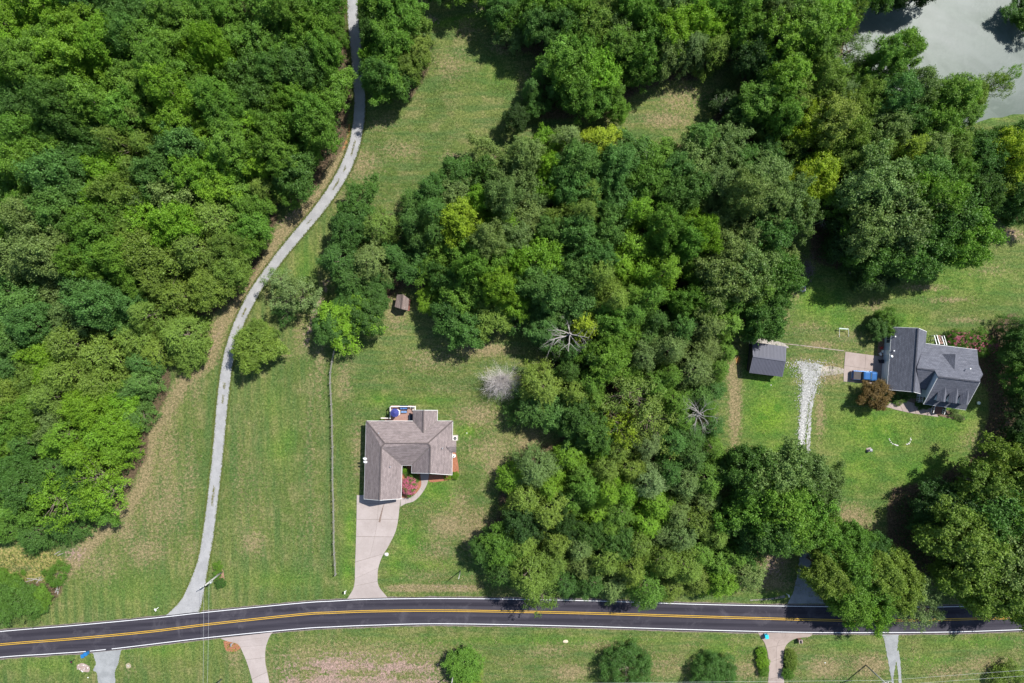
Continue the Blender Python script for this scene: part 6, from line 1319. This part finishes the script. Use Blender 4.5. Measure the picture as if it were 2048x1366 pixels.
# brush pile in the shade and the little white fallen frame in the clearing
mb = MB(); rnd = random.Random(5); x, y, _ = G(1613,538)
for k in range(90):
    a = rnd.uniform(0, 2*pi); p = np.array([x+rnd.gauss(0,.7), y+rnd.gauss(0,1.1), rnd.uniform(.05,.6)]); d = np.array([cos(a), sin(a), rnd.uniform(-.1,.4)])*rnd.uniform(.5,1.3); mb.tube([p-d, p+d], [.03,.012], 4, cap=False)
tag(obj('brush_pile', mb, mat('dark_sticks', (0.16,0.12,0.13), .95, .3)), 'heap of dark sticks in the tree shade above the fire pit', 'brush pile')
def logs(px, py, n, L, label, ang, seed):
    rnd = random.Random(seed); x, y, _ = G(px, py); t = thing('fallen_branches', label, 'branches', (x, y, 0))
    for k in range(n):
        a = ang+rnd.gauss(0,.12 if n < 5 else .5); p = np.array([x+rnd.gauss(0,.5), y+rnd.gauss(0,.35), .12+.1*k/n]); d = np.array([cos(a), sin(a), 0])*L*rnd.uniform(.6,1.1)/2
        obj('branch', MB().tube([p-d, p+d*.2+[0,.05,.05], p+d], [.09,.07,.03], 6), M_DEADWOOD, t)
logs(72,1159,6,2.0,'bleached fallen branches in the weedy clearing',.3,1); logs(119,1176,3,1.8,'two pale logs at the foot of the round bright bush',1.25,2)
logs(116,1105,2,1.4,'dark fallen logs on the brown strip above the round bush',.4,3)

# ------------------------------------------------------------------ small stuff on the ground
def stones(name, px, py, smin, smax, m, seed, z=.02):
    r = np.random.default_rng(seed); n = len(px); s = r.uniform(smin, smax, n); x = (px-1024)*.1; y = (683-py)*.1
    base = np.array([[1,0,0],[-1,0,0],[0,1,0],[0,-1,0],[0,0,1],[0,0,-1]], float); v = base[None]*s[:,None,None]*r.uniform(.6, 1.2, (n, 6, 1)); v[:,:,2] *= .6
    a = r.uniform(0, 2*pi, n); c, si = np.cos(a)[:,None], np.sin(a)[:,None]; vx = v[:,:,0]*c-v[:,:,1]*si; vy = v[:,:,0]*si+v[:,:,1]*c; v[:,:,0] = vx+x[:,None]; v[:,:,1] = vy+y[:,None]; v[:,:,2] += z+s[:,None]*.2
    tri = np.array([[0,2,4],[2,1,4],[1,3,4],[3,0,4],[2,0,5],[1,2,5],[3,1,5],[0,3,5]]); f = (tri[None]+np.arange(n)[:,None,None]*6).reshape(-1, 3)
    me = np_mesh(name, v.reshape(-1, 3), f, 3); me.materials.append(m); o = bpy.data.objects.new(name, me); COL.objects.link(o); o['kind'] = 'stuff'; return o
rg = np.random.default_rng(12)
t_ = rg.random(5200); yy = 722+t_*185; cxl = np.interp(yy, [722,745,770,800,830,870,907], [1612,1619,1618,1611,1607,1603,1600]); wd = np.interp(yy, [722,745,770,800,830,870,907], [38,27,16,10,7,6,5])
stones('gravel', cxl+rg.normal(size=5200)*wd*.62, yy+rg.normal(size=5200)*2, .04, .13, mat('white_gravel_stones', (0.40,0.395,0.375), .9, .4, 3.0), 1)
# grass tufts creeping along the middle and rims of the gravel drive
ty_ = rg.uniform(250, 1200, 2600); gi = np.interp(ty_, [p[1] for p in gl], [p[0] for p in gl]); gj = np.interp(ty_, [p[1] for p in gr], [p[0] for p in gr]); mid_ = (gi+gj)/2+rg.normal(size=2600)*1.0
cl_ = vnoise(mid_*.1, ty_*.1, 1.6, 9)*vnoise(mid_*.1, ty_*.1, 9, 10) > .44
foliage_mass('grass_tufts', mid_[cl_], ty_[cl_], .0, .06, .13, 9, M_LEAF, (0.15,0.145,0.05), clump=3, spread=.07)
side_ = rg.random(9000) < .5; ty2 = rg.uniform(0, 1225, 9000); gi = np.interp(ty2, [p[1] for p in gl], [p[0] for p in gl]); gj = np.interp(ty2, [p[1] for p in gr], [p[0] for p in gr])
ex_ = np.where(side_, gi-1.2-rg.normal(size=9000)*1.0, gj+1.2+rg.normal(size=9000)*1.0)
foliage_mass('grass_tufts', ex_, ty2, .0, .08, .14, 10, M_LEAF, (0.11,0.135,0.035), clump=3, spread=.10)
# coarse tussocks over the rough fields
def tussocks(seed, n, box, col, size, thr):
    r = np.random.default_rng(seed); px = r.uniform(box[0], box[2], n); py = r.uniform(box[1], box[3], n); k = vnoise(px*.1, py*.1, 3.0, seed)*.6+vnoise(px*.1, py*.1, .9, seed+1)*.4 > thr
    yl = np.interp(px, RX, yt); yl2 = np.interp(px, RX, yb); k &= ~((py > yl-4) & (py < yl2+4))
    for poly in (NOGRASS): k &= ~in_poly(px, py, poly)
    return px[k], py[k]
NOGRASS = [[(704,985),(804,985),(804,1020),(790,1070),(758,1120),(760,1175),(780,1200),(690,1200),(708,1160)],[(728,806),(916,806),(916,1000),(728,1000)],[(180,1295),(245,1295),(240,1366),(190,1366)],[(440,1262),(550,1262),(540,1300),(545,1366),(500,1366),(478,1305)],[(1512,1264),(1630,1264),(1570,1300),(1570,1366),(1530,1366)],
           [(1760,1266),(1800,1266),(1806,1366),(1775,1366)],[(1685,700),(1775,710),(1770,772),(1685,765)],[(800,935),(860,935),(860,975),(820,1010),(795,1015)],list(zip([p[0] for p in gl],[p[1] for p in gl]))+list(zip([p[0] for p in gr],[p[1] for p in gr]))[::-1],[(1575,715),(1650,715),(1630,800),(1625,905),(1595,905)]]
for sd, n, bx, colr, sz, thr in ((31,26000,(240,1150,2048,1366),(0.105,0.135,0.032),.16,.50),(33,22000,(760,700,1120,1195),(0.105,0.14,0.035),.15,.50),(35,16000,(300,700,720,1220),(0.10,0.13,0.035),.13,.58),(37,16000,(700,60,1080,420),(0.10,0.135,0.035),.14,.55),(39,26000,(1470,500,2048,1150),(0.10,0.155,0.025),.14,.55),
                              (41,14000,(780,850,1120,1195),(0.26,0.22,0.12),.15,.56),(43,16000,(430,1270,2048,1366),(0.28,0.235,0.14),.15,.56)):
    px, py = tussocks(sd, n, bx, colr, sz, thr); foliage_mass('grass_tufts', px, py, .0, .05, sz, sd, M_LEAF, colr, clump=2, spread=.12)

# labels that stayed alike: tell their trees apart by order along the landmark, where one can
for lab, roots in used_labels.items():
    if len(roots) > 1:
        roots.sort(key=lambda o: -o.location[1]); k = len(roots); words = ['topmost', 'upper', 'middle', 'lower', 'bottommost']
        if k <= 5:
            pick = {2: [0, 4], 3: [0, 2, 4], 4: [0, 1, 3, 4], 5: [0, 1, 2, 3, 4]}[k]
            for o, i in zip(roots, pick): o['label'] = f"{words[i]} {lab}"
        else:
            for i, o in enumerate(roots): o['label'] = f"{['first','second','third','fourth','fifth','sixth','seventh','eighth','ninth','tenth','eleventh','twelfth','thirteenth','fourteenth','fifteenth'][min(i,14)]} {lab}"
